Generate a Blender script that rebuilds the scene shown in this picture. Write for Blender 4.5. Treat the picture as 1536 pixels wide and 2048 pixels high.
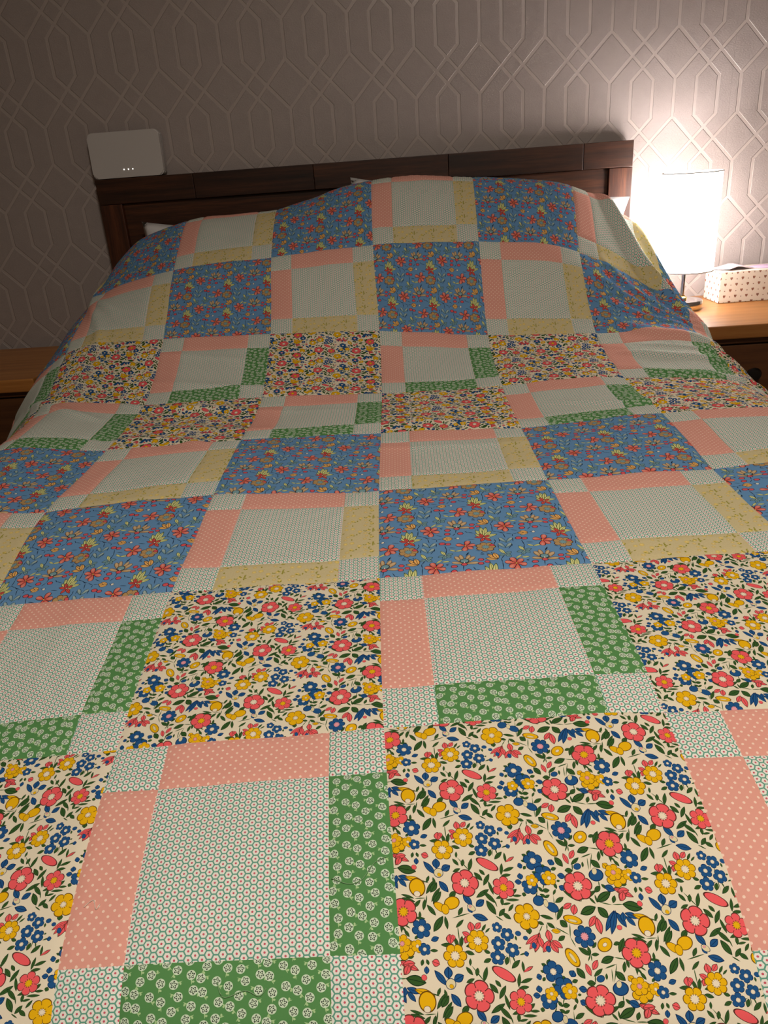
import bpy, bmesh, math, random
import numpy as np
from mathutils import Matrix, Vector

for _o in list(bpy.data.objects):
    bpy.data.objects.remove(_o)
SC = bpy.context.scene
COL = SC.collection
random.seed(7)

# ------------------------------------------------------------------ camera, light, exposure
cam_d = bpy.data.cameras.new('camera')
cam = bpy.data.objects.new('camera', cam_d); COL.objects.link(cam)
CAM_POS = (0.1334, -2.3852, 0.9939)
YAW, PITCH, ROLL, FPX = -0.05913, -0.42646, -0.07512, 1535.5
def cam_matrix():
    cy, sy, cp, sp, cr, sr = math.cos(YAW), math.sin(YAW), math.cos(PITCH), math.sin(PITCH), math.cos(ROLL), math.sin(ROLL)
    f = Vector((sy*cp, cy*cp, sp)); r = Vector((cy, -sy, 0)); u = r.cross(f)
    R_, U_ = cr*r + sr*u, -sr*r + cr*u
    m = Matrix((( R_.x, U_.x, -f.x, CAM_POS[0]), (R_.y, U_.y, -f.y, CAM_POS[1]), (R_.z, U_.z, -f.z, CAM_POS[2]), (0, 0, 0, 1)))
    return m
cam.matrix_world = cam_matrix()
cam_d.sensor_fit = 'VERTICAL'; cam_d.sensor_height = 32.0; cam_d.lens = FPX/2048*32.0
cam_d.clip_start = 0.02
SC.camera = cam

world = bpy.data.worlds.new('night'); SC.world = world; world.use_nodes = True
world.node_tree.nodes['Background'].inputs[0].default_value = (0.05, 0.045, 0.04, 1)
world.node_tree.nodes['Background'].inputs[1].default_value = 0.1

SC.view_settings.view_transform = 'Standard'; SC.view_settings.look = 'None'
SC.view_settings.gamma = 1.0; SC.view_settings.use_curve_mapping = False
SC.view_settings.exposure = 0.0
SC.cycles.max_bounces = 4; SC.cycles.diffuse_bounces = 2; SC.cycles.glossy_bounces = 2; SC.cycles.transmission_bounces = 3
SC.cycles.caustics_reflective = False; SC.cycles.caustics_refractive = False
SC.cycles.use_adaptive_sampling = True; SC.cycles.adaptive_threshold = 0.06; SC.cycles.adaptive_min_samples = 16
ROOM_LIGHT_W = 33.0         # ceiling light over the foot of the bed, behind the camera
LAMP_BULB_W = 2.8
LAMP_SHADE_EMIT = 9.5

# ------------------------------------------------------------------ helpers
def link(name, mesh, mat=None, parent=None):
    o = bpy.data.objects.new(name, mesh); COL.objects.link(o)
    if mat is not None: mesh.materials.append(mat)
    if parent is not None: o.parent = parent
    return o
def thing(name, label, cat, loc=(0, 0, 0), rot=(0, 0, 0), group=None):
    o = bpy.data.objects.new(name, None); COL.objects.link(o)
    o.location = loc; o.rotation_euler = rot; o.empty_display_size = 0.05
    o['label'] = label; o['category'] = cat
    if group: o['group'] = group
    return o
def tag(o, label, cat, group=None):
    o['label'] = label; o['category'] = cat
    if group: o['group'] = group
    return o
def structure(o):
    o['kind'] = 'structure'; return o
def from_bm(name, bm, mat, parent=None, smooth=False):
    me = bpy.data.meshes.new(name); bmesh.ops.recalc_face_normals(bm, faces=bm.faces[:]); bm.to_mesh(me); bm.free()
    if smooth:
        me.polygons.foreach_set('use_smooth', [True]*len(me.polygons))
    return link(name, me, mat, parent)
def box_bm(x0, x1, y0, y1, z0, z1, bevel=0.0, seg=2):
    bm = bmesh.new()
    bmesh.ops.create_cube(bm, size=1.0)
    for v in bm.verts:
        v.co = Vector(((x0+x1)/2 + v.co.x*(x1-x0), (y0+y1)/2 + v.co.y*(y1-y0), (z0+z1)/2 + v.co.z*(z1-z0)))
    if bevel > 0:
        bmesh.ops.bevel(bm, geom=bm.edges[:], offset=bevel, segments=seg, affect='EDGES', profile=0.5)
    return bm
def box(name, b, mat, parent=None, bevel=0.002, seg=2):
    return from_bm(name, box_bm(*b, bevel=bevel, seg=seg), mat, parent)
def lathe(name, prof, mat, parent=None, n=48, closed_bottom=False, smooth=True):
    bm = bmesh.new(); rings = []
    for (r, z) in prof:
        if r < 1e-6: rings.append([bm.verts.new((0, 0, z))])
        else: rings.append([bm.verts.new((r*math.cos(2*math.pi*k/n), r*math.sin(2*math.pi*k/n), z)) for k in range(n)])
    for a, b in zip(rings[:-1], rings[1:]):
        for k in range(n):
            k2 = (k+1) % n
            if len(a) == 1 and len(b) == 1: continue
            if len(a) == 1: bm.faces.new((a[0], b[k2], b[k]))
            elif len(b) == 1: bm.faces.new((a[k], a[k2], b[0]))
            else: bm.faces.new((a[k], a[k2], b[k2], b[k]))
    o = from_bm(name, bm, mat, parent, smooth)
    if smooth:
        try: o.data.set_sharp_from_angle(angle=math.radians(40))
        except Exception: pass
    return o
def srgb(r, g, b):
    f = lambda c: (c/255/12.92 if c/255 <= 0.04045 else ((c/255+0.055)/1.055)**2.4)
    return (f(r), f(g), f(b), 1.0)

class NT:
    """small helper for writing node graphs"""
    def __init__(self, tree): self.t = tree
    def n(self, typ, **kw):
        x = self.t.nodes.new(typ)
        for k, v in kw.items(): setattr(x, k, v)
        return x
    def put(self, sock, v):
        if hasattr(v, 'is_output'): self.t.links.new(v, sock)
        elif v is not None:
            sock.default_value = v
    def m(self, op, a, b=None, c=None):
        x = self.t.nodes.new('ShaderNodeMath'); x.operation = op
        for s, v in zip(x.inputs, (a, b, c)): self.put(s, v)
        return x.outputs[0]
    def mix(self, fac, a, b):
        x = self.t.nodes.new('ShaderNodeMix'); x.data_type = 'RGBA'
        self.put(x.inputs[0], fac); self.put(x.inputs[6], a); self.put(x.inputs[7], b)
        return x.outputs[2]
    def xyz(self, v):
        x = self.t.nodes.new('ShaderNodeSeparateXYZ'); self.put(x.inputs[0], v); return x.outputs
    def xy(self, v):       # two dot products: no unused third output
        r = []
        for ax in ((1, 0, 0), (0, 1, 0)):
            x = self.t.nodes.new('ShaderNodeVectorMath'); x.operation = 'DOT_PRODUCT'
            self.put(x.inputs[0], v); x.inputs[1].default_value = ax; r.append(x.outputs['Value'])
        return r
    def vec(self, a, b, c=0.0):
        x = self.t.nodes.new('ShaderNodeCombineXYZ')
        for s, v in zip(x.inputs, (a, b, c)): self.put(s, v)
        return x.outputs[0]
    def noise(self, v, scale, detail=2.0, rough=0.5, out=0):
        x = self.t.nodes.new('ShaderNodeTexNoise'); self.put(x.inputs['Vector'], v)
        x.inputs['Scale'].default_value = scale; x.inputs['Detail'].default_value = detail; x.inputs['Roughness'].default_value = rough
        return x.outputs[out]
    def mapping(self, v, loc=(0, 0, 0), rot=(0, 0, 0), scale=(1, 1, 1), kind='POINT'):
        x = self.t.nodes.new('ShaderNodeMapping'); x.vector_type = kind; self.put(x.inputs[0], v)
        x.inputs[1].default_value = loc; x.inputs[2].default_value = rot; x.inputs[3].default_value = scale
        return x.outputs[0]
    def ramp(self, fac, stops):
        x = self.t.nodes.new('ShaderNodeValToRGB'); self.put(x.inputs[0], fac)
        e = x.color_ramp.elements
        while len(e) < len(stops): e.new(0.5)
        for s, (p, c) in zip(e, stops): s.position = p; s.color = c
        return x.outputs[0]
    def bump(self, h, strength, dist, normal=None):
        x = self.t.nodes.new('ShaderNodeBump'); x.inputs['Strength'].default_value = strength
        x.inputs['Distance'].default_value = dist; self.put(x.inputs['Height'], h)
        if normal is not None: self.put(x.inputs['Normal'], normal)
        return x.outputs[0]
def new_mat(name):
    m = bpy.data.materials.new(name); m.use_nodes = True
    m.node_tree.nodes.clear()
    nt = NT(m.node_tree); out = nt.n('ShaderNodeOutputMaterial')
    return m, nt, out
def principled(name, color=None, rough=0.5, metal=0.0, spec=0.5, build=None, **kw):
    m, nt, out = new_mat(name)
    p = nt.n('ShaderNodeBsdfPrincipled')
    if color is not None: p.inputs['Base Color'].default_value = color
    p.inputs['Roughness'].default_value = rough; p.inputs['Metallic'].default_value = metal
    p.inputs['Specular IOR Level'].default_value = spec
    for k, v in kw.items(): p.inputs[k].default_value = v
    nt.t.links.new(p.outputs[0], out.inputs[0])
    if build: build(nt, p)
    return m

# ------------------------------------------------------------------ plain materials
def wood_build(c0, c1, c2, scale=(1, 1, 1), bump=0.15):
    def b(nt, p):
        tc = nt.n('ShaderNodeTexCoord').outputs['Object']
        oi = nt.n('ShaderNodeObjectInfo')
        v = nt.mapping(tc, scale=scale)
        off = nt.vec(nt.m('MULTIPLY', oi.outputs['Random'], 37.0), nt.m('MULTIPLY', oi.outputs['Random'], 13.0), 0.0)
        va = nt.n('ShaderNodeVectorMath', operation='ADD'); nt.put(va.inputs[0], v); nt.put(va.inputs[1], off)
        g = nt.noise(va.outputs[0], 1.0, 5.0, 0.6)
        g2 = nt.noise(va.outputs[0], 7.0, 3.0, 0.7)
        f = nt.m('ADD', nt.m('MULTIPLY', g, 0.75), nt.m('MULTIPLY', g2, 0.25))
        col = nt.ramp(f, [(0.32, c0), (0.5, c1), (0.68, c2)])
        hsv = nt.n('ShaderNodeHueSaturation'); nt.put(hsv.inputs['Color'], col)
        nt.put(hsv.inputs['Value'], nt.m('ADD', nt.m('MULTIPLY', oi.outputs['Random'], 0.5), 0.75))
        nt.put(p.inputs['Base Color'], hsv.outputs[0])
        nt.put(p.inputs['Normal'], nt.bump(g2, bump, 0.001))
    return b
ACACIA_X = principled('dark_acacia', rough=0.42, build=wood_build(srgb(24, 11, 5), srgb(54, 28, 14), srgb(84, 46, 24), (3, 60, 60)))
ACACIA_Z = principled('dark_acacia_upright', rough=0.42, build=wood_build(srgb(36, 16, 9), srgb(74, 38, 21), srgb(108, 60, 34), (60, 60, 4)))
OAK = principled('honey_oak', rough=0.4, build=wood_build(srgb(140, 86, 36), srgb(164, 106, 50), srgb(180, 124, 66), (2, 45, 45), 0.05))
OAK_DARK = principled('oak_carcass', rough=0.5, build=wood_build(srgb(72, 40, 16), srgb(94, 54, 24), srgb(108, 66, 32), (2, 45, 45), 0.05))
BLACK_KNOB = principled('black_knob', srgb(12, 11, 11), 0.3)
CHROME = principled('chrome', srgb(225, 225, 228), 0.08, metal=1.0)
BRASS = principled('brass', srgb(230, 195, 110), 0.2, metal=1.0)
PLASTIC = principled('white_plastic', srgb(196, 190, 186), 0.45)
PLASTIC_EDGE = principled('white_plastic_edge', srgb(170, 164, 160), 0.4)
def linen(nt, p):
    tc = nt.n('ShaderNodeTexCoord').outputs['Object']
    nt.put(p.inputs['Normal'], nt.bump(nt.noise(tc, 18.0, 3.0), 0.25, 0.01))
PILLOW = principled('white_cotton', srgb(226, 222, 220), 0.9, spec=0.1, build=linen)
LINING = principled('quilt_lining', srgb(222, 216, 208), 0.95, spec=0.05, build=linen)
MATTRESS = principled('mattress_cloth', srgb(210, 205, 198), 0.9, spec=0.1, build=linen)
PAPER_PINK = principled('pale_pink_paper', srgb(222, 200, 208), 0.7)
PAPER_LILAC = principled('lilac_paper', srgb(206, 176, 204), 0.7)
THREAD_PALE = principled('pale_thread', srgb(226, 206, 190), 0.9)
THREAD_GREEN = principled('green_thread', srgb(120, 160, 110), 0.9)
def carpet_b(nt, p):
    tc = nt.n('ShaderNodeTexCoord').outputs['Object']
    n = nt.noise(tc, 260.0, 2.0)
    nt.put(p.inputs['Base Color'], nt.mix(n, srgb(96, 84, 72), srgb(140, 126, 110)))
    nt.put(p.inputs['Normal'], nt.bump(n, 0.6, 0.004))
CARPET = principled('carpet', rough=0.95, spec=0.05, build=carpet_b)
def paint_b(nt, p):
    tc = nt.n('ShaderNodeTexCoord').outputs['Object']
    nt.put(p.inputs['Normal'], nt.bump(nt.noise(tc, 90.0, 3.0), 0.08, 0.002))
PAINT = principled('side_wall_paint', srgb(150, 134, 118), 0.8, spec=0.2, build=paint_b)
CEIL = principled('ceiling_paint', srgb(196, 186, 172), 0.85, spec=0.1, build=paint_b)
SKIRT = principled('white_gloss', srgb(205, 200, 194), 0.35)

# wallpaper: embossed satin trellis on a crinkled taupe ground
WP, WA, WB, WX0, WZ0 = 0.17403, 0.12092, 0.09253, -0.00788, 1.26677
def wallpaper_b(nt, p):
    tc = nt.n('ShaderNodeTexCoord').outputs['Object']
    x, y, z = nt.xyz(tc)
    s = nt.m('MULTIPLY', nt.m('SUBTRACT', x, WX0), 1/WP)
    q = nt.m('FLOORED_MODULO', nt.m('SUBTRACT', WZ0, z), WA+WB)
    t = nt.m('MULTIPLY', q, 0.6667/WA)
    def near(w, c):      # distance to w = c modulo 1
        return nt.m('ABSOLUTE', nt.m('SUBTRACT', nt.m('FRACT', nt.m('ADD', w, 0.5-c+8)), 0.5))
    w1 = nt.m('SUBTRACT', s, t); w2 = nt.m('SUBTRACT', nt.m('MULTIPLY', s, -1.0), t)
    dg = nt.m('MINIMUM', nt.m('MINIMUM', near(w1, 0), near(w1, 1/3)), nt.m('MINIMUM', near(w2, 0), near(w2, 1/3)))
    dg = nt.m('MULTIPLY', dg, 0.72)
    vt = nt.m('MULTIPLY', near(nt.m('MULTIPLY', s, 3.0), 0), 1/3)
    indiag = nt.m('LESS_THAN', q, WA)
    d = nt.m('ADD', nt.m('MULTIPLY', indiag, dg), nt.m('MULTIPLY', nt.m('SUBTRACT', 1.0, indiag), vt))
    mr = nt.n('ShaderNodeMapRange'); nt.put(mr.inputs[0], d)
    mr.inputs[1].default_value = 0.021; mr.inputs[2].default_value = 0.028; mr.inputs[3].default_value = 1.0; mr.inputs[4].default_value = 0.0
    line = mr.outputs[0]
    seam = nt.m('LESS_THAN', nt.m('ABSOLUTE', nt.m('SUBTRACT', nt.m('FLOORED_MODULO', nt.m('ADD', x, 0.530), 1.0442), 0.5)), 0.0008)
    crin = nt.noise(nt.mapping(tc, scale=(1.0, 1.0, 2.2)), 210.0, 3.0, 0.6)
    col = nt.mix(nt.noise(tc, 30.0, 2.0), srgb(160, 148, 143), srgb(171, 158, 153))
    nt.put(p.inputs['Base Color'], nt.mix(line, col, srgb(180, 167, 161)))
    nt.put(p.inputs['Roughness'], nt.m('SUBTRACT', 0.46, nt.m('MULTIPLY', line, 0.12)))
    h = nt.m('ADD', nt.m('MULTIPLY', nt.m('SUBTRACT', 1.0, line), nt.m('ADD', nt.m('MULTIPLY', crin, 0.6), 0.5)), nt.m('MULTIPLY', seam, -0.8))
    nt.put(p.inputs['Normal'], nt.bump(h, 0.85, 0.0016))
WALLPAPER = principled('trellis_wallpaper', rough=0.55, spec=0.5, build=wallpaper_b)

# ------------------------------------------------------------------ printed cottons: motif groups
def group(name, ins, outs=(('Color', 'NodeSocketColor'),)):
    g = bpy.data.node_groups.new(name, 'ShaderNodeTree')
    for n_, t_ in ins: g.interface.new_socket(n_, in_out='INPUT', socket_type=t_)
    for n_, t_ in outs: g.interface.new_socket(n_, in_out='OUTPUT', socket_type=t_)
    nt = NT(g); gi = nt.n('NodeGroupInput'); go = nt.n('NodeGroupOutput')
    return g, nt, gi.outputs, go.inputs[0]
V_, C_, F_ = 'NodeSocketVector', 'NodeSocketColor', 'NodeSocketFloat'
def leaf_group():
    g, nt, i, o = group('leaf_motif', [('P', V_), ('Under', C_), ('Fill', C_), ('Ink', C_), ('Edge', F_)])
    x, y = nt.xy(i['P'])
    h = nt.m('MULTIPLY', nt.m('MULTIPLY', x, nt.m('SUBTRACT', 1.0, x)), 4.0)
    av = nt.m('ABSOLUTE', y)
    m = nt.m('SUBTRACT', h, av)
    ink = nt.m('MAXIMUM', nt.m('LESS_THAN', m, i['Edge']), nt.m('LESS_THAN', av, nt.m('MULTIPLY', i['Edge'], 0.35)))
    nt.put(o, nt.mix(nt.m('GREATER_THAN', m, 0.0), i['Under'], nt.mix(ink, i['Fill'], i['Ink'])))
    return g
def petal_group():
    g, nt, i, o = group('petal_motif', [('P', V_), ('Under', C_), ('Fill', C_), ('Ink', C_), ('Edge', F_)])
    x, y = nt.xy(i['P'])
    cx = nt.m('MAXIMUM', nt.m('MULTIPLY', x, nt.m('SUBTRACT', 1.0, x)), 0.0)
    h = nt.m('MULTIPLY', nt.m('SQRT', cx), nt.m('ADD', 0.7, nt.m('MULTIPLY', x, 1.35)))
    av = nt.m('ABSOLUTE', y)
    m = nt.m('SUBTRACT', h, av)
    glow = nt.m('MULTIPLY', nt.m('MULTIPLY', m, x), 0.55)
    fill = nt.mix(glow, i['Fill'], (1.0, 0.86, 0.66, 1))
    nt.put(o, nt.mix(nt.m('GREATER_THAN', m, 0.0), i['Under'], nt.mix(nt.m('LESS_THAN', m, i['Edge']), fill, i['Ink'])))
    return g
def ellipse_group():
    g, nt, i, o = group('ellipse_motif', [('P', V_), ('Under', C_), ('Fill', C_), ('Ink', C_), ('Edge', F_)])
    L = nt.n('ShaderNodeVectorMath', operation='LENGTH'); nt.put(L.inputs[0], i['P'])
    r = L.outputs['Value']
    nt.put(o, nt.mix(nt.m('LESS_THAN', r, 1.0), i['Under'], nt.mix(nt.m('GREATER_THAN', r, nt.m('SUBTRACT', 1.0, i['Edge'])), i['Fill'], i['Ink'])))
    return g
def flower_group():
    g, nt, i, o = group('flower_motif', [('P', V_), ('Under', C_), ('Fill', C_), ('Ink', C_), ('Edge', F_), ('Half Petals', F_), ('Depth', F_), ('Eye', F_), ('Eye Color', C_)])
    x, y = nt.xy(i['P'])
    L = nt.n('ShaderNodeVectorMath', operation='LENGTH'); nt.put(L.inputs[0], i['P'])
    r = L.outputs['Value']
    th = nt.m('ARCTAN2', y, x)
    c = nt.m('ABSOLUTE', nt.m('COSINE', nt.m('MULTIPLY', th, i['Half Petals'])))
    rad = nt.m('SUBTRACT', 1.0, nt.m('MULTIPLY', i['Depth'], nt.m('SUBTRACT', 1.0, nt.m('SQRT', c))))
    m = nt.m('SUBTRACT', rad, r)
    cleft = nt.m('MULTIPLY', nt.m('LESS_THAN', nt.m('MULTIPLY', c, r), 0.07), nt.m('GREATER_THAN', r, 0.5))
    ink = nt.m('MAXIMUM', nt.m('LESS_THAN', m, i['Edge']), cleft)
    col = nt.mix(ink, i['Fill'], i['Ink'])
    spoke = nt.m('MULTIPLY', nt.m('GREATER_THAN', nt.m('COSINE', nt.m('MULTIPLY', th, 11.0)), 0.35), nt.m('LESS_THAN', nt.m('ABSOLUTE', nt.m('SUBTRACT', r, i['Eye'])), 0.09))
    col = nt.mix(nt.m('LESS_THAN', r, i['Eye']), col, i['Eye Color'])
    col = nt.mix(nt.m('MULTIPLY', spoke, 0.75), col, i['Ink'])
    nt.put(o, nt.mix(nt.m('GREATER_THAN', m, 0.0), i['Under'], col))
    return g
def disc_group():
    g, nt, i, o = group('seedhead_motif', [('P', V_), ('Under', C_), ('Fill', C_), ('Ink', C_), ('Edge', F_)])
    x, y = nt.xy(i['P'])
    L = nt.n('ShaderNodeVectorMath', operation='LENGTH'); nt.put(L.inputs[0], i['P'])
    r = L.outputs['Value']
    c = nt.m('COSINE', nt.m('MULTIPLY', nt.m('ARCTAN2', y, x), 5.0))
    d = nt.m('SUBTRACT', r, nt.m('ADD', 0.52, nt.m('MULTIPLY', c, 0.2)))
    ring = nt.m('LESS_THAN', nt.m('ABSOLUTE', d), i['Edge'])
    slit = nt.m('MULTIPLY', nt.m('LESS_THAN', nt.m('ABSOLUTE', nt.m('SUBTRACT', r, 0.34)), 0.15), nt.m('LESS_THAN', c, -0.45))
    nt.put(o, nt.mix(nt.m('LESS_THAN', r, 1.0), i['Under'], nt.mix(nt.m('MAXIMUM', ring, slit), i['Fill'], i['Ink'])))
    return g
G_PET, G_LEAF, G_ELL, G_FLO, G_DISC = petal_group(), leaf_group(), ellipse_group(), flower_group(), disc_group()

def bbox(mo):
    k = mo[0]
    if k in 'LP':
        x0, y0, x1, y1, w = mo[2:7]; w *= 1.0 if k == 'L' else 1.15
        return min(x0, x1)-w, min(y0, y1)-w, max(x0, x1)+w, max(y0, y1)+w
    r = max(mo[4], mo[5]) if k == 'E' else mo[4]
    return mo[2]-r, mo[3]-r, mo[2]+r, mo[3]+r
def shift(mo, dx, dy):
    mo = list(mo); mo[2] += dx; mo[3] += dy
    if mo[0] in 'LP': mo[4] += dx; mo[5] += dy
    return mo

def printed_cotton(name, ground, motifs, W, H, skew, pal, ink, edges, max_cells=48, mottle=None):
    """a repeat of W x H mm (each repeat to the side drops by skew mm); the repeat is cut into small cells and each
    cell draws only the motifs that reach into it"""
    m, nt, out = new_mat(name)
    uvn = nt.n('ShaderNodeUVMap'); uvn.uv_map = 'print'
    uv = uvn.outputs[0]
    u, v = nt.xy(uv)
    nf = nt.m('FLOOR', nt.m('MULTIPLY', u, 1.0/W))
    px = nt.m('SUBTRACT', u, nt.m('MULTIPLY', nf, W))
    py = nt.m('FLOORED_MODULO', nt.m('SUBTRACT', v, nt.m('MULTIPLY', nf, skew)), H)
    P = nt.vec(px, py)
    if mottle:
        gcol = nt.mix(nt.noise(uv, mottle[2], 3.0, 0.65), mottle[0], mottle[1])
    else:
        gcol = ground
    full = []
    for idx, mo in enumerate(motifs):
        bx0, by0, bx1, by1 = bbox(mo)
        for a in range(int(math.floor(-bx1/W)), int(math.ceil((W-bx0)/W))+1):
            for b in range(int(math.floor((-by1-a*skew)/H)), int(math.ceil((H-by0-a*skew)/H))+1):
                s = shift(mo, a*W, a*skew + b*H)
                x0, y0, x1, y1 = bbox(s)
                if x1 > 0 and x0 < W and y1 > 0 and y0 < H: full.append((idx, s))
    full.sort(key=lambda t: t[0])
    def reaches(mo, r):
        x0, y0, x1, y1 = bbox(mo)
        return x1 > r[0] and x0 < r[2] and y1 > r[1] and y0 < r[3]
    def seg_reaches(mo, r):
        if not reaches(mo, r): return False
        if mo[0] not in 'LP': return True
        # leaf: distance of the cell centre to the segment against the cell's half diagonal
        cx, cy = (r[0]+r[2])/2, (r[1]+r[3])/2; hd = math.hypot(r[2]-r[0], r[3]-r[1])/2
        ax, ay, bx, by, w = mo[2:7]; dx, dy = bx-ax, by-ay; L2 = dx*dx+dy*dy
        t = max(0, min(1, ((cx-ax)*dx+(cy-ay)*dy)/L2))
        return math.hypot(ax+t*dx-cx, ay+t*dy-cy) < hd + w
    cells = [0]; big = []
    def draw(nt, P, mo, col):
        k = mo[0]
        mo = shift(mo, cells[0]*1.5e-4, 0)      # keeps each cell's copy of a motif a node of its own
        if k in 'LP':
            x0, y0, x1, y1, w = mo[2:7]
            loc = nt.mapping(P, (x0, y0, 0), (0, 0, math.atan2(y1-y0, x1-x0)), (max(0.2, math.hypot(x1-x0, y1-y0)), w, 1), 'TEXTURE')
            g = G_LEAF if k == 'L' else G_PET
        elif k == 'E':
            loc = nt.mapping(P, (mo[2], mo[3], 0), (0, 0, math.radians(mo[6])), (mo[4], mo[5], 1), 'TEXTURE'); g = G_ELL
        elif k == 'D':
            loc = nt.mapping(P, (mo[2], mo[3], 0), (0, 0, math.radians(mo[5])), (mo[4], mo[4], 1), 'TEXTURE'); g = G_DISC
        else:
            loc = nt.mapping(P, (mo[2], mo[3], 0), (0, 0, math.radians(mo[6])), (mo[4], mo[4], 1), 'TEXTURE'); g = G_FLO
        x = nt.n('ShaderNodeGroup'); x.node_tree = g
        nt.put(x.inputs['P'], loc); nt.put(x.inputs['Under'], col)
        x.inputs['Fill'].default_value = pal[mo[1]]; x.inputs['Ink'].default_value = ink.get(mo[1], ink['*'])
        x.inputs['Edge'].default_value = edges[k]
        if k == 'L' and mo[6] < 0.45: x.inputs['Edge'].default_value = 0.0
        if k == 'F':
            x.inputs['Half Petals'].default_value = mo[5]/2; x.inputs['Depth'].default_value = mo[7]
            x.inputs['Eye'].default_value = mo[8]; x.inputs['Eye Color'].default_value = pal[mo[9]]
        return x.outputs[0]
    def best_split(r, ms):
        best = None
        w, h = r[2]-r[0], r[3]-r[1]
        for ax in (0, 1):
            for f in (0.3, 0.4, 0.5, 0.6, 0.7):
                if ax == 0: c = r[0]+w*f; ra, rb = (r[0], r[1], c, r[3]), (c, r[1], r[2], r[3])
                else: c = r[1]+h*f; ra, rb = (r[0], r[1], r[2], c), (r[0], c, r[2], r[3])
                ma = [t for t in ms if seg_reaches(t[1], ra)]; mb = [t for t in ms if seg_reaches(t[1], rb)]
                cost = max(len(ma), len(mb))+0.5*(len(ma)+len(mb))
                if best is None or cost < best[0]: best = (cost, ax, c, ra, rb, ma, mb)
        return best
    root = {'r': (0, 0, W, H), 'm': full}
    leaves = [root]
    while len(leaves) < max_cells:
        leaves.sort(key=lambda q: len(q['m'])*(1+0.002*(q['r'][2]-q['r'][0])*(q['r'][3]-q['r'][1])))
        q = leaves.pop()
        _, ax, c, ra, rb, ma, mb = best_split(q['r'], q['m'])
        q['cut'] = (ax, c); q['a'] = {'r': ra, 'm': ma}; q['b'] = {'r': rb, 'm': mb}
        leaves += [q['a'], q['b']]
    def build(q):
        if 'cut' not in q:
            col = gcol
            if q['m']:
                cells[0] += 1; big.append(len(q['m']))
                g, gn, gi, go = group(name+'_cell', [('P', V_), ('Ground', C_)])
                col = gi['Ground']
                for _, mo in q['m']: col = draw(gn, gi['P'], mo, col)
                gn.put(go, col)
                x = nt.n('ShaderNodeGroup'); x.node_tree = g
                nt.put(x.inputs['P'], P); nt.put(x.inputs['Ground'], gcol); col = x.outputs[0]
            d = nt.n('ShaderNodeBsdfDiffuse'); nt.put(d.inputs['Color'], col)
            return d.outputs[0]
        ax, c = q['cut']
        mx = nt.n('ShaderNodeMixShader')
        nt.put(mx.inputs[0], nt.m('GREATER_THAN', px if ax == 0 else py, c))
        nt.t.links.new(build(q['a']), mx.inputs[1]); nt.t.links.new(build(q['b']), mx.inputs[2])
        return mx.outputs[0]
    nt.t.links.new(build(root), out.inputs[0])
    return m

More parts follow.
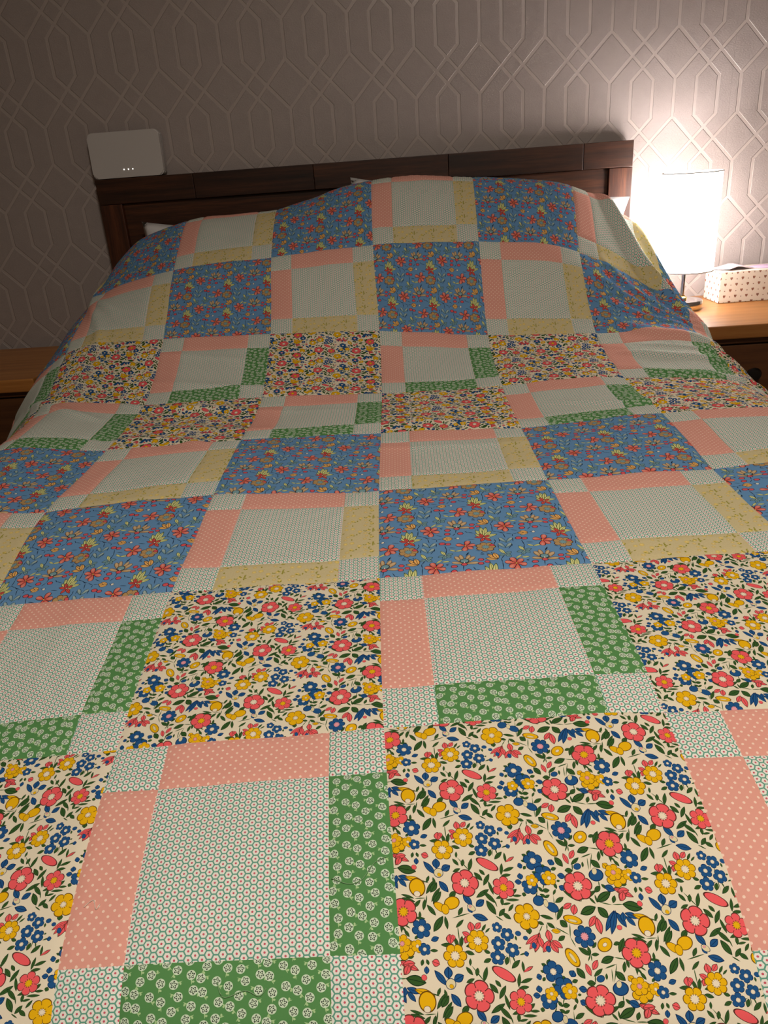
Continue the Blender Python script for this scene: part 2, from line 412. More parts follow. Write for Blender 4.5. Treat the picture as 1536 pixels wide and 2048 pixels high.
FLORAL = [
  ['L', 'g', 22.3, 169.4, 30.0, 180.5, 1.65], ['L', 'g', 25.7, 163.6, 33.4, 174.6, 1.57], ['L', 'g', 3.7, 169.4, 13.4, 166.2, 1.07], ['L', 'g', 12.2, 159.3, 17.9, 165.3, 1.4],
  ['L', 'g', 19.2, 157.6, 21.3, 165.9, 1.4], ['L', 'g', 22.2, 161.7, 28.0, 153.8, 1.73], ['L', 'g', 25.0, 142.4, 33.2, 153.6, 2.56], ['L', 'g', 35.4, 144.0, 34.5, 153.6, 1.4],
  ['L', 'g', 16.6, 157.0, 16.1, 151.5, 1.07], ['L', 'g', 12.3, 152.3, 20.0, 151.7, 1.07], ['L', 'g', 2.3, 141.8, 1.5, 148.6, 0.5], ['L', 'g', 5.6, 142.4, 2.7, 146.6, 0.74],
  ['L', 'g', 44.2, 153.9, 48.2, 160.0, 1.49], ['L', 'g', 39.5, 152.0, 52.9, 155.6, 0.45], ['L', 'g', 41.3, 145.2, 47.8, 151.0, 1.24], ['L', 'g', 42.8, 146.5, 42.8, 135.8, 0.41],
  ['L', 'g', 29.2, 133.6, 38.7, 133.3, 1.57], ['L', 'g', 39.4, 139.2, 41.7, 131.2, 1.4], ['L', 'g', 45.2, 139.7, 42.9, 131.1, 1.49], ['L', 'g', 45.9, 129.1, 52.5, 126.9, 1.49],
  ['L', 'g', 46.9, 132.3, 52.0, 133.1, 1.16], ['L', 'g', 59.5, 142.5, 63.4, 147.7, 0.99], ['L', 'g', 62.0, 141.7, 65.9, 145.0, 0.74], ['L', 'g', 48.4, 119.3, 49.1, 124.4, 0.99],
  ['L', 'g', 49.6, 113.2, 45.3, 118.8, 1.4], ['L', 'g', 52.0, 112.5, 53.6, 118.2, 1.49], ['L', 'g', 56.4, 108.6, 60.2, 118.9, 1.57], ['L', 'g', 50.5, 111.0, 44.3, 108.4, 1.24],
  ['L', 'g', 49.1, 119.9, 57.6, 108.3, 0.41], ['L', 'g', 65.8, 101.3, 60.3, 107.9, 1.82], ['L', 'g', 68.2, 105.5, 64.6, 110.0, 1.4], ['L', 'g', 65.9, 97.6, 71.7, 106.6, 1.65],
  ['L', 'g', 70.0, 101.1, 72.4, 90.7, 1.24], ['L', 'g', 69.7, 95.0, 59.2, 88.7, 1.82], ['L', 'g', 44.7, 93.9, 39.2, 88.3, 2.06], ['L', 'g', 80.4, 105.2, 82.4, 114.5, 1.32],
  ['L', 'g', 82.1, 108.2, 91.1, 111.1, 1.32], ['L', 'g', 80.3, 104.8, 88.0, 105.6, 1.24], ['L', 'g', 85.6, 115.0, 85.6, 122.6, 1.07], ['L', 'g', 86.3, 115.6, 92.8, 119.2, 1.24],
  ['L', 'g', 73.2, 162.5, 65.2, 171.2, 1.73], ['L', 'g', 73.7, 159.7, 72.3, 165.3, 0.45], ['L', 'g', 73.6, 165.9, 80.8, 168.4, 1.24], ['L', 'g', 77.5, 160.9, 78.3, 166.8, 1.32],
  ['L', 'g', 85.1, 169.0, 90.3, 173.0, 1.4], ['L', 'g', 86.2, 167.9, 93.1, 168.0, 0.99], ['L', 'g', 80.6, 165.0, 91.0, 164.9, 1.07], ['L', 'g', 77.6, 161.6, 84.2, 162.7, 0.91],
  ['L', 'g', 72.0, 154.2, 66.3, 164.8, 2.39], ['L', 'g', 71.3, 153.6, 76.5, 150.0, 0.5], ['L', 'g', 73.8, 153.1, 79.1, 158.8, 1.65], ['L', 'g', 76.7, 155.8, 82.4, 151.1, 1.65],
  ['L', 'g', 81.3, 156.6, 86.0, 162.0, 1.16], ['L', 'g', 93.7, 146.0, 94.1, 140.6, 2.15], ['L', 'g', 63.9, 127.8, 59.4, 129.3, 1.32], ['L', 'g', 64.0, 124.0, 58.1, 121.6, 1.49],
  ['L', 'g', 75.8, 125.5, 73.7, 119.8, 1.65], ['L', 'g', 77.3, 117.5, 84.1, 123.3, 1.65], ['L', 'g', 79.3, 126.0, 80.4, 121.5, 0.5], ['L', 'g', 83.6, 136.3, 83.5, 139.7, 0.83],
  ['L', 'g', 77.4, 138.5, 76.8, 119.7, 0.37], ['L', 'g', 69.5, 123.1, 75.5, 126.2, 0.33], ['L', 'g', 21.2, 129.9, 26.9, 129.7, 1.16], ['L', 'g', 15.7, 124.2, 14.3, 119.7, 1.24],
  ['L', 'g', 18.2, 124.1, 19.4, 120.2, 1.16], ['L', 'g', 13.8, 140.1, 11.0, 137.5, 1.07], ['L', 'g', 23.4, 100.0, 26.1, 105.5, 1.16], ['L', 'g', 25.7, 92.6, 31.4, 100.4, 2.31],
  ['L', 'g', 26.7, 84.1, 33.8, 93.6, 1.98], ['L', 'g', 19.9, 101.9, 25.2, 99.9, 0.45], ['L', 'g', 14.1, 85.6, 4.0, 88.9, 1.32], ['L', 'g', 22.9, 168.7, 21.6, 161.7, 0.45],
  ['L', 'g', 13.4, 166.2, 22.0, 166.6, 0.37], ['L', 'g', 30.0, 98.5, 28.8, 104.4, 1.07], ['L', 'g', 84.4, 131.1, 86.4, 131.7, 0.66], ['L', 'g', 84.3, 126.5, 90.2, 128.3, 0.58],
  ['L', 'g', 136.0, 163.4, 124.2, 171.6, 1.65], ['L', 'g', 136.9, 164.8, 149.1, 171.3, 1.65], ['L', 'g', 136.0, 163.1, 138.2, 169.6, 0.5], ['L', 'g', 147.3, 163.0, 159.4, 170.1, 2.97],
  ['L', 'g', 146.0, 159.6, 133.6, 154.6, 3.14], ['L', 'g', 147.3, 159.5, 153.4, 151.5, 3.05], ['L', 'g', 146.4, 161.6, 142.4, 166.6, 0.91], ['L', 'g', 147.8, 162.3, 147.2, 168.2, 0.74],
  ['L', 'g', 158.2, 160.5, 149.2, 162.9, 0.41], ['L', 'g', 159.1, 161.8, 161.6, 167.3, 1.49], ['L', 'g', 158.2, 160.8, 167.0, 160.7, 0.41], ['L', 'g', 165.5, 160.9, 179.7, 157.6, 3.63],
  ['L', 'g', 116.8, 162.8, 123.9, 166.7, 1.65], ['L', 'g', 115.8, 150.5, 122.1, 160.5, 1.65], ['L', 'g', 113.4, 151.3, 103.8, 154.0, 1.4], ['L', 'g', 116.5, 168.4, 115.3, 149.5, 0.37],
  ['L', 'g', 116.5, 168.4, 119.2, 172.5, 0.91], ['L', 'g', 109.7, 166.2, 114.0, 168.5, 1.07], ['L', 'g', 122.4, 145.6, 117.7, 150.5, 2.56], ['L', 'g', 107.9, 148.8, 113.2, 144.9, 1.49],
  ['L', 'g', 101.1, 149.4, 105.8, 147.5, 1.32], ['L', 'g', 104.4, 146.9, 101.1, 142.0, 0.37], ['L', 'g', 107.8, 148.1, 107.0, 143.5, 0.41], ['L', 'g', 113.1, 145.9, 122.7, 140.3, 0.41],
  ['L', 'g', 124.5, 148.2, 122.9, 138.3, 0.41], ['L', 'g', 123.0, 138.9, 125.7, 132.0, 0.37], ['L', 'g', 113.8, 136.3, 119.4, 139.7, 1.65], ['L', 'g', 127.2, 131.9, 135.0, 126.2, 1.9],
  ['L', 'g', 134.2, 132.6, 135.1, 126.8, 1.24], ['L', 'g', 137.2, 131.2, 140.9, 135.3, 1.24], ['L', 'g', 135.4, 126.8, 141.3, 127.2, 1.24], ['L', 'g', 135.2, 127.4, 132.4, 122.4, 0.5],
  ['L', 'g', 135.4, 126.8, 135.1, 122.3, 0.41], ['L', 'g', 155.5, 128.0, 161.1, 137.9, 2.15], ['L', 'g', 152.7, 133.3, 157.4, 135.1, 1.4], ['L', 'g', 151.2, 125.3, 141.3, 121.5, 2.56],
  ['L', 'g', 150.9, 125.0, 159.6, 123.4, 0.41], ['L', 'g', 158.1, 122.2, 156.1, 114.7, 1.4], ['L', 'g', 159.8, 124.1, 160.1, 117.7, 1.16], ['L', 'g', 152.4, 121.1, 148.0, 108.1, 0.37],
  ['L', 'g', 152.0, 120.5, 143.2, 117.6, 0.5], ['L', 'g', 148.0, 117.5, 147.1, 108.2, 0.37], ['L', 'g', 150.0, 115.8, 156.1, 109.4, 2.48], ['L', 'g', 166.5, 119.4, 164.8, 113.8, 0.99],
  ['L', 'g', 167.2, 115.0, 170.5, 109.9, 1.24], ['L', 'g', 166.8, 119.4, 171.6, 115.8, 0.58], ['L', 'g', 123.3, 118.3, 128.2, 110.9, 2.48], ['L', 'g', 134.5, 112.3, 141.7, 117.7, 1.4],
  ['L', 'g', 135.1, 107.9, 128.8, 108.1, 2.06], ['L', 'g', 135.7, 113.5, 134.8, 107.9, 0.45], ['L', 'g', 143.7, 114.5, 143.1, 110.1, 0.91], ['L', 'g', 152.7, 96.4, 147.6, 91.8, 1.9],
  ['L', 'g', 153.6, 97.6, 157.4, 93.9, 1.24], ['L', 'g', 105.4, 123.9, 102.8, 119.5, 1.57], ['L', 'g', 98.7, 120.9, 102.7, 118.9, 1.32], ['L', 'g', 97.3, 116.2, 100.5, 115.2, 0.99],
  ['L', 'g', 100.2, 112.0, 97.9, 109.3, 1.16], ['L', 'g', 104.0, 107.6, 108.1, 105.3, 1.4], ['L', 'g', 111.6, 111.1, 114.7, 111.6, 1.57], ['L', 'g', 118.4, 108.7, 122.9, 110.1, 1.4],
  ['L', 'g', 121.0, 100.3, 123.7, 100.6, 0.91], ['L', 'g', 118.9, 99.2, 120.1, 94.6, 1.24], ['L', 'g', 95.6, 92.5, 94.5, 89.3, 1.57], ['L', 'g', 106.5, 96.5, 109.3, 92.5, 1.24],
  ['L', 'g', 108.9, 93.4, 114.6, 93.8, 1.65], ['L', 'g', 106.7, 91.1, 111.2, 88.6, 1.24], ['L', 'g', 105.3, 96.5, 105.0, 91.7, 0.5], ['L', 'g', 105.1, 92.3, 102.8, 87.6, 0.5],
  ['L', 'g', 111.9, 100.0, 109.6, 94.0, 0.41], ['L', 'g', 162.7, 95.0, 166.4, 92.2, 1.49], ['L', 'g', 167.9, 96.0, 172.6, 97.1, 1.16], ['L', 'g', 161.0, 109.0, 163.5, 109.5, 0.58],
  ['L', 'g', 152.4, 100.1, 152.0, 95.8, 0.41], ['L', 'b', 30.9, 106.6, 22.9, 116.9, 2.31], ['L', 'b', 32.2, 110.9, 32.8, 119.2, 3.05], ['L', 'b', 35.8, 109.6, 43.1, 113.4, 2.89],
  ['L', 'b', 33.1, 101.5, 39.2, 92.8, 2.56], ['L', 'b', 55.5, 161.1, 49.6, 169.4, 2.48], ['L', 'b', 58.0, 160.3, 64.8, 165.2, 2.56], ['L', 'b', 54.6, 154.2, 65.7, 150.7, 2.56],
  ['L', 'b', 52.1, 160.5, 54.8, 155.6, 1.82], ['L', 'b', 22.5, 136.5, 28.5, 138.6, 1.9], ['L', 'b', 17.3, 114.2, 17.8, 119.6, 1.9], ['L', 'b', 87.5, 127.1, 91.3, 127.6, 1.82],
  ['L', 'b', 94.8, 101.7, 94.4, 106.6, 2.23], ['L', 'b', 95.1, 99.8, 89.7, 100.3, 2.06], ['L', 'b', 122.4, 104.6, 128.5, 103.5, 2.31], ['L', 'b', 122.0, 96.7, 126.3, 94.1, 2.23],
  ['L', 'b', 155.7, 96.3, 162.7, 92.6, 2.64], ['L', 'b', 118.5, 112.1, 121.1, 116.4, 2.72], ['L', 'b', 93.8, 111.6, 97.9, 112.7, 2.15], ['L', 'b', 158.7, 157.0, 149.2, 142.3, 2.15],
  ['L', 'b', 159.6, 157.0, 153.0, 140.2, 2.31], ['L', 'b', 159.6, 155.6, 164.9, 144.7, 2.23], ['L', 'b', 164.6, 155.5, 163.6, 148.8, 2.06], ['L', 'b', 165.6, 154.7, 175.3, 151.0, 2.15],
  ['L', 'b', 165.8, 152.7, 171.5, 145.5, 1.82], ['L', 'r', 52.8, 142.1, 52.1, 149.5, 2.72], ['L', 'r', 55.3, 144.0, 59.7, 148.9, 2.06], ['L', 'r', 51.4, 138.8, 45.5, 142.3, 2.06],
  ['L', 'r', 50.5, 136.2, 45.6, 137.7, 2.23], ['L', 'r', 36.3, 134.0, 36.4, 141.0, 3.05], ['L', 'r', 39.1, 136.5, 38.3, 140.6, 1.65], ['L', 'r', 21.8, 122.7, 27.3, 120.6, 2.72],
  ['L', 'r', 46.5, 134.3, 49.6, 139.5, 1.82], ['L', 'r', 101.5, 142.3, 95.6, 128.1, 2.48], ['L', 'r', 100.9, 141.0, 89.7, 133.5, 1.82], ['L', 'r', 100.1, 139.7, 102.3, 130.8, 2.15],
  ['L', 'r', 99.1, 137.8, 91.9, 130.2, 1.65], ['L', 'r', 107.4, 144.1, 108.1, 135.5, 2.56], ['L', 'r', 107.7, 136.8, 101.5, 128.2, 2.31], ['L', 'r', 107.9, 136.2, 112.6, 127.9, 2.48],
  ['L', 'r', 109.2, 136.8, 116.3, 131.3, 2.15], ['L', 'r', 128.8, 162.3, 121.7, 158.5, 2.06], ['L', 'r', 130.9, 161.6, 128.5, 154.1, 2.64], ['L', 'r', 144.4, 153.5, 138.1, 145.7, 2.31],
  ['L', 'r', 144.8, 152.5, 145.7, 140.4, 2.72], ['L', 'r', 132.8, 112.6, 130.3, 121.2, 1.9], ['L', 'r', 134.5, 116.6, 139.3, 123.5, 2.06], ['L', 'r', 161.5, 172.5, 175.4, 165.6, 2.48],
  ['L', 'r', 164.4, 163.0, 170.2, 171.8, 2.72], ['L', 'r', 164.1, 169.9, 173.1, 170.6, 2.48], ['L', 'r', 168.5, 169.8, 165.6, 162.9, 2.48], ['L', 'r', 85.0, 115.0, 92.8, 119.2, 0.99],
  ['L', 'y', 7.7, 104.7, 22.2, 100.0, 2.48], ['L', 'y', 110.1, 143.4, 116.8, 142.5, 1.82], ['L', 'y', 158.3, 112.8, 161.6, 109.0, 2.48], ['E', 'y', 40.7, 163.0, 6.13, 4.64, 25],
  ['E', 'y', 31.9, 159.9, 5.48, 2.97, -35], ['E', 'y', 35.3, 158.4, 2.9, 3.87, 0], ['E', 'y', 16.3, 96.5, 6.13, 7.1, 0], ['E', 'w', 15.8, 91.6, 2.58, 2.32, 0],
  ['E', 'c', 33.5, 107.7, 3.61, 3.87, -40], ['E', 'y', 33.9, 106.2, 1.55, 1.42, -40], ['E', 'c', 54.6, 159.4, 3.35, 2.19, -35], ['E', 'p', 53.8, 160.4, 1.03, 0.9, 0],
  ['E', 'b', 104.9, 164.3, 4.26, 3.74, 20], ['E', 'b', 114.3, 159.5, 4.64, 3.35, -30], ['E', 'c', 110.0, 162.4, 1.81, 2.97, 0], ['E', 'y', 127.2, 150.8, 6.97, 3.1, -15],
  ['E', 'c', 127.1, 150.1, 3.35, 0.9, -15], ['E', 'y', 121.9, 125.0, 4.0, 7.1, 30], ['E', 'c', 121.9, 125.0, 1.16, 4.0, 30], ['E', 'y', 146.6, 133.5, 5.93, 4.52, 35],
  ['E', 'w', 146.6, 133.5, 1.94, 1.29, 35], ['E', 'b', 151.6, 104.3, 5.68, 4.64, 15], ['E', 'c', 151.0, 107.1, 1.94, 2.71, -20], ['E', 'b', 139.0, 110.9, 3.1, 2.32, 25],
  ['E', 'r', 178.4, 161.1, 2.06, 2.06, 0], ['E', 'r', 71.3, 113.9, 9.03, 3.61, -30], ['E', 'b', 85.7, 141.2, 2.19, 1.81, 0], ['E', 'b', 90.5, 138.1, 1.81, 1.55, 0],
  ['E', 'b', 95.8, 133.0, 1.68, 2.19, 0], ['E', 'b', 105.7, 130.7, 1.81, 2.32, 0], ['E', 'r', 159.6, 144.9, 1.94, 1.81, 0], ['F', 'r', 52.2, 99.8, 10.7, 5, 0, 0.22, 0.3, 'w'],
  ['F', 'r', 80.7, 96.0, 8.67, 6, 20, 0.3, 0.3, 'y'], ['F', 'r', 167.6, 127.6, 10.5, 5, 40, 0.26, 0.3, 'y'], ['F', 'r', 136.2, 96.6, 10.97, 6, 10, 0.22, 0.3, 'w'], ['F', 'y', 94.1, 153.1, 9.82, 6, 10, 0.26, 0.24, 'w'],
  ['F', 'y', 165.9, 102.4, 7.99, 6, 30, 0.3, 0.25, 'w'], ['F', 'b', 16.5, 144.7, 7.11, 6, 15, 0.32, 0.3, 'w'], ['F', 'b', 71.1, 145.4, 3.79, 5, 5, 0.32, 0.3, 'w'], ['F', 'b', 77.7, 140.5, 4.88, 5, 50, 0.32, 0.3, 'w'],
  ['F', 'b', 70.4, 134.2, 5.15, 5, 20, 0.32, 0.3, 'w'], ['F', 'b', 79.8, 129.9, 5.15, 5, 40, 0.32, 0.3, 'w'], ['F', 'b', 68.5, 124.8, 5.28, 5, 10, 0.32, 0.3, 'w'], ['F', 'b', 133.3, 139.2, 7.99, 7, 0, 0.3, 0.34, 'p'],
  ['F', 'b', 106.4, 115.6, 7.45, 5, 20, 0.3, 0.3, 'w'], ['F', 'b', 112.3, 104.9, 7.59, 5, 50, 0.3, 0.28, 'w'], ['F', 'y', 116.0, 102.6, 5.69, 5, 20, 0.3, 0.25, 'w'], ['F', 'b', 100.5, 96.6, 6.23, 5, 10, 0.3, 0.25, 'w'],
  ['F', 'y', 102.8, 101.1, 4.74, 5, 0, 0.3, 0.25, 'w'], ['F', 'y', 55.9, 136.0, 8.13, 7, 10, 0.25, 0.34, 'w'], ['F', 'y', 38.6, 126.1, 8.47, 6, 0, 0.28, 0.36, 'w'], ['F', 'y', 12.6, 132.8, 4.74, 5, 0, 0.3, 0.25, 'w'],
  ['F', 'y', 1.8, 134.8, 6.5, 6, 10, 0.28, 0.26, 'p'], ['F', 'b', 17.5, 130.7, 4.47, 5, 30, 0.3, 0.3, 'w'],
]
BLUE = [
  ['L', 'n', 49.5, 94.9, 56.7, 91.0, 0.5], ['L', 'n', 56.0, 92.1, 63.0, 84.7, 0.5], ['L', 'n', 62.6, 85.7, 64.2, 72.2, 0.5], ['L', 'n', 56.7, 90.2, 66.3, 85.1, 0.5],
  ['L', 'n', 66.3, 85.1, 74.6, 80.3, 0.5], ['L', 'n', 74.7, 81.2, 80.9, 82.0, 0.5], ['L', 'n', 74.2, 80.4, 73.4, 75.2, 0.5], ['L', 'n', 50.6, 92.9, 51.9, 109.2, 0.5],
  ['L', 'n', 51.8, 107.3, 51.1, 116.8, 0.5], ['L', 'n', 51.0, 114.9, 57.1, 125.4, 0.5], ['L', 'n', 49.9, 71.8, 51.1, 64.7, 0.5], ['L', 'n', 50.8, 66.4, 47.6, 58.4, 0.5],
  ['L', 'n', 55.1, 64.1, 56.5, 72.5, 0.5], ['L', 'n', 71.9, 61.6, 73.0, 70.0, 0.5], ['L', 'n', 51.8, 47.7, 52.4, 57.7, 0.5], ['L', 'n', 68.7, 50.2, 70.0, 56.8, 0.5],
  ['L', 'n', 82.7, 65.1, 84.6, 49.5, 0.5], ['L', 'n', 84.1, 53.0, 82.2, 40.0, 0.5], ['L', 'n', 86.9, 57.6, 96.4, 55.4, 0.5], ['L', 'n', 75.7, 122.5, 83.1, 129.1, 0.5],
  ['L', 'n', 99.5, 94.6, 101.8, 109.0, 0.5], ['L', 'n', 99.5, 94.6, 94.7, 88.0, 0.5], ['L', 'n', 105.1, 125.7, 111.4, 135.5, 0.5], ['L', 'n', 106.2, 34.8, 111.1, 43.1, 0.5],
  ['L', 'n', 63.5, 44.4, 68.9, 53.5, 0.5], ['L', 'n', 15.6, 100.0, 18.8, 94.1, 0.5], ['L', 'n', 18.0, 96.0, 27.4, 91.9, 0.5], ['L', 'n', 16.0, 76.8, 26.5, 75.3, 0.5],
  ['L', 'n', 23.2, 45.4, 29.4, 42.8, 0.5], ['L', 'n', 27.5, 33.4, 33.2, 37.4, 0.5], ['L', 'n', 34.0, 38.9, 41.6, 33.0, 0.5], ['L', 'n', 41.9, 39.4, 42.0, 34.5, 0.5],
  ['L', 'n', 79.7, 108.7, 85.0, 111.6, 0.5], ['L', 'n', 80.1, 16.2, 83.6, 12.6, 0.5], ['L', 'n', 73.5, 93.0, 82.2, 88.1, 0.5], ['L', 'n', 95.8, 82.5, 100.6, 80.8, 0.5],
  ['L', 'n', 33.2, 127.1, 28.2, 129.8, 0.5], ['L', 'n', 28.2, 129.8, 31.8, 135.1, 0.5], ['L', 'l', 38.1, 80.5, 27.4, 90.1, 3.51], ['L', 'l', 38.1, 80.5, 29.4, 100.6, 3.51],
  ['L', 'l', 38.1, 80.5, 36.8, 108.7, 3.51], ['L', 'l', 38.1, 80.5, 43.8, 106.7, 3.51], ['L', 'l', 38.1, 80.5, 49.5, 94.9, 3.51], ['L', 'l', 38.1, 80.5, 56.0, 84.9, 3.51],
  ['L', 'l', 38.1, 80.5, 46.1, 76.7, 3.51], ['L', 'r', 37.8, 78.8, 25.9, 81.5, 2.79], ['L', 'r', 37.8, 78.8, 32.7, 67.4, 2.79], ['L', 'r', 37.8, 78.8, 46.0, 67.2, 2.79],
  ['L', 'r', 37.8, 78.8, 46.0, 83.7, 2.79], ['L', 'r', 37.8, 78.8, 33.1, 90.1, 2.79], ['E', 'c', 37.8, 78.8, 1.26, 1.26, 0], ['P', 't', 63.4, 60.8, 56.6, 74.2, 3.78],
  ['P', 't', 63.4, 60.8, 71.9, 71.9, 3.78], ['P', 't', 60.5, 47.8, 53.8, 60.9, 3.78], ['P', 't', 60.5, 47.8, 68.9, 58.6, 3.78], ['L', 'l', 57.9, 33.0, 51.8, 46.9, 2.7],
  ['L', 't', 57.9, 33.0, 50.0, 29.3, 2.82], ['L', 't', 57.9, 33.0, 66.2, 37.4, 3.15], ['L', 't', 57.9, 33.0, 64.5, 25.6, 3.15], ['E', 'c', 57.9, 33.0, 0.9, 0.9, 0],
  ['L', 'l', 81.9, 38.4, 76.7, 50.7, 2.59], ['L', 't', 81.9, 38.4, 72.0, 35.7, 2.93], ['L', 't', 81.9, 38.4, 91.4, 41.1, 3.15], ['L', 't', 81.9, 38.4, 88.1, 31.7, 3.15],
  ['L', 't', 81.9, 38.4, 78.8, 28.3, 2.82], ['E', 'c', 81.9, 38.4, 0.9, 0.9, 0], ['L', 'l', 95.5, 46.3, 87.3, 52.5, 1.8], ['L', 'l', 93.9, 46.5, 105.4, 49.0, 1.98],
  ['L', 'l', 68.3, 114.2, 77.4, 123.2, 1.8], ['L', 'l', 75.3, 116.9, 86.3, 117.1, 2.07], ['P', 'r', 108.5, 59.5, 96.9, 64.7, 5.5], ['P', 'r', 108.5, 59.5, 113.3, 72.7, 5.5],
  ['P', 'r', 108.5, 59.5, 120.9, 61.1, 5.5], ['P', 'r', 108.5, 59.5, 115.9, 49.9, 5.5], ['P', 'r', 108.5, 59.5, 105.8, 45.6, 5.5], ['E', 'y', 108.5, 59.5, 1.35, 1.35, 0],
  ['P', 'r', 67.6, 104.0, 54.4, 108.8, 5.5], ['P', 'r', 67.6, 104.0, 63.4, 117.8, 5.5], ['P', 'r', 67.6, 104.0, 76.2, 113.0, 5.5], ['P', 'r', 67.6, 104.0, 79.5, 100.3, 5.5],
  ['P', 'r', 67.6, 104.0, 67.4, 88.9, 5.5], ['P', 'r', 67.6, 104.0, 58.7, 96.2, 5.5], ['E', 'y', 67.6, 104.0, 1.35, 1.35, 0], ['E', 'k', 89.8, 103.8, 4.14, 3.52, 0],
  ['E', 'k', 88.8, 94.0, 4.14, 3.52, 0], ['E', 'k', 105.5, 93.6, 4.14, 3.52, 0], ['E', 'k', 80.0, 69.3, 4.32, 3.68, 0], ['E', 'k', 87.4, 67.0, 3.78, 3.22, 0],
  ['E', 'k', 26.9, 115.8, 3.78, 3.22, 0], ['E', 'k', 25.8, 106.7, 3.78, 3.22, 0], ['E', 'k', 33.9, 110.1, 3.42, 2.91, 0], ['L', 'o', 94.4, 80.5, 80.5, 82.1, 4.22],
  ['L', 'o', 94.4, 80.5, 84.6, 86.8, 2.7], ['L', 'o', 94.4, 80.5, 83.7, 76.3, 2.7], ['E', 'c', 101.0, 80.8, 2.34, 2.7, 0], ['L', 'o', 47.6, 115.5, 32.0, 117.8, 3.53],
  ['L', 'o', 47.6, 115.5, 35.4, 128.7, 3.53], ['L', 'o', 47.6, 115.5, 44.1, 131.3, 4.01], ['P', 'm', 102.2, 108.0, 87.8, 114.0, 4.07], ['P', 'm', 102.2, 108.0, 92.8, 127.6, 4.54],
  ['P', 'm', 102.2, 108.0, 99.2, 130.5, 3.78], ['P', 'm', 102.2, 108.0, 110.6, 128.8, 3.78], ['P', 'm', 102.2, 108.0, 116.2, 124.0, 4.54], ['P', 'm', 102.2, 108.0, 119.2, 109.2, 4.07],
  ['E', 't', 103.0, 114.9, 5.95, 5.23, 0], ['E', 'k', 102.0, 106.8, 3.96, 3.6, 0], ['E', 'c', 102.5, 111.8, 1.08, 1.98, 0], ['F', 'm', 36.6, 53.3, 12.79, 7, 0, 0.3, 0.34, 't'],
  ['E', 'k', 45.0, 57.1, 3.42, 3.06, 0],
]
GREEN_HEADS = [(214.4, 186.5), (206.4, 182.5), (221.6, 180.6), (231.1, 179.5), (243.2, 185.7), (245.4, 175.3), (202.8, 174.3), (214.2, 171.8), (234.8, 171.3), (222.7, 168.2), (244.4, 164.9), (204.4, 164.9), (230.5, 161.7), (216.2, 157.9), (241.0, 156.4), (224.4, 154.9), (206.8, 153.9), (232.9, 150.0)]

PAL_FLORAL = {'g': srgb(58, 92, 46), 'b': srgb(38, 86, 138), 'r': srgb(240, 96, 100), 'y': srgb(236, 182, 24), 'w': srgb(240, 226, 200), 'c': srgb(228, 214, 170), 'p': srgb(236, 160, 170)}
M_FLORAL = printed_cotton('floral_cotton', srgb(233, 221, 196), FLORAL, 163.0, 78.0, -29.0, PAL_FLORAL,
    {'*': srgb(92, 52, 44), 'g': srgb(34, 58, 34), 'b': srgb(22, 44, 84), 'y': srgb(112, 78, 20), 'c': srgb(40, 66, 100)}, {'L': 0.2, 'E': 0.13, 'F': 0.075, 'P': 0.15})
PAL_BLUE = {'n': srgb(22, 34, 58), 'l': srgb(222, 222, 150), 'r': srgb(222, 88, 78), 'c': srgb(236, 230, 214), 't': srgb(126, 164, 172), 'y': srgb(240, 200, 100), 'k': srgb(222, 92, 100), 'o': srgb(246, 188, 110), 'm': srgb(190, 154, 104)}
M_BLUE = printed_cotton('blue_cotton', srgb(106, 150, 194), BLUE, 96.0, 94.0, 0.0, PAL_BLUE,
    {'*': srgb(40, 36, 46), 't': srgb(24, 50, 66), 'l': srgb(56, 82, 44), 'm': srgb(96, 62, 40)}, {'L': 0.22, 'E': 0.2, 'F': 0.1, 'P': 0.16})
def green_motifs():
    rnd = random.Random(3); ms = []
    for (x, y) in GREEN_HEADS:
        a = rnd.uniform(0, 6.283)
        a = rnd.choice([-2.2, -1.6, -1.0, 2.8, 0.4, -0.6]) + rnd.uniform(-.2, .2)
        x1, y1 = x+6.6*math.cos(a), y+6.6*math.sin(a)
        ms.append(['L', 's', x, y, x1, y1, 0.42])
        xm, ym = x+4.6*math.cos(a), y+4.6*math.sin(a); b = a+rnd.choice((-1, 1))*1.5
        ms.append(['L', 's', xm, ym, xm+2.2*math.cos(b), ym+2.2*math.sin(b), 0.75])
    for (x, y) in GREEN_HEADS: ms.append(['D', 'w', x, y, 3.35, rnd.uniform(0, 72)])
    return ms
M_GREEN = printed_cotton('green_cotton', srgb(90, 142, 84), green_motifs(), 47.5, 39.3, 9.0, {'s': srgb(176, 206, 150), 'w': srgb(206, 224, 196)}, {'*': srgb(38, 50, 40), 's': srgb(176, 206, 150)}, {'L': 0.0, 'D': 0.105}, 30)
def yellow_motifs():
    rnd = random.Random(11); ms = []
    for i in range(11):
        x, y = rnd.uniform(0, 46), rnd.uniform(0, 40)
        ms.append(['F', rnd.choice('yyd'), x, y, rnd.uniform(2.4, 3.4), 5, rnd.uniform(0, 72), .35, .3, 'p'])
    for i in range(15):
        x, y, a = rnd.uniform(0, 46), rnd.uniform(0, 40), rnd.uniform(0, 6.28)
        ms.append(['L', 'o', x, y, x+4*math.cos(a), y+4*math.sin(a), 0.95])
        if i % 2: ms.append(['L', 'o', x, y, x+3.2*math.cos(a+1.6), y+3.2*math.sin(a+1.6), 0.9])
    return ms
M_YELLOW = printed_cotton('yellow_cotton', None, yellow_motifs(), 46.0, 40.0, 7.0, {'y': srgb(234, 206, 118), 'd': srgb(222, 196, 128), 'p': srgb(240, 222, 160), 'o': srgb(156, 150, 52)},
    {'*': srgb(206, 182, 108), 'o': srgb(150, 142, 60)}, {'L': 0.0, 'F': 0.14}, 20, mottle=(srgb(200, 184, 142), srgb(226, 210, 162), 0.5))

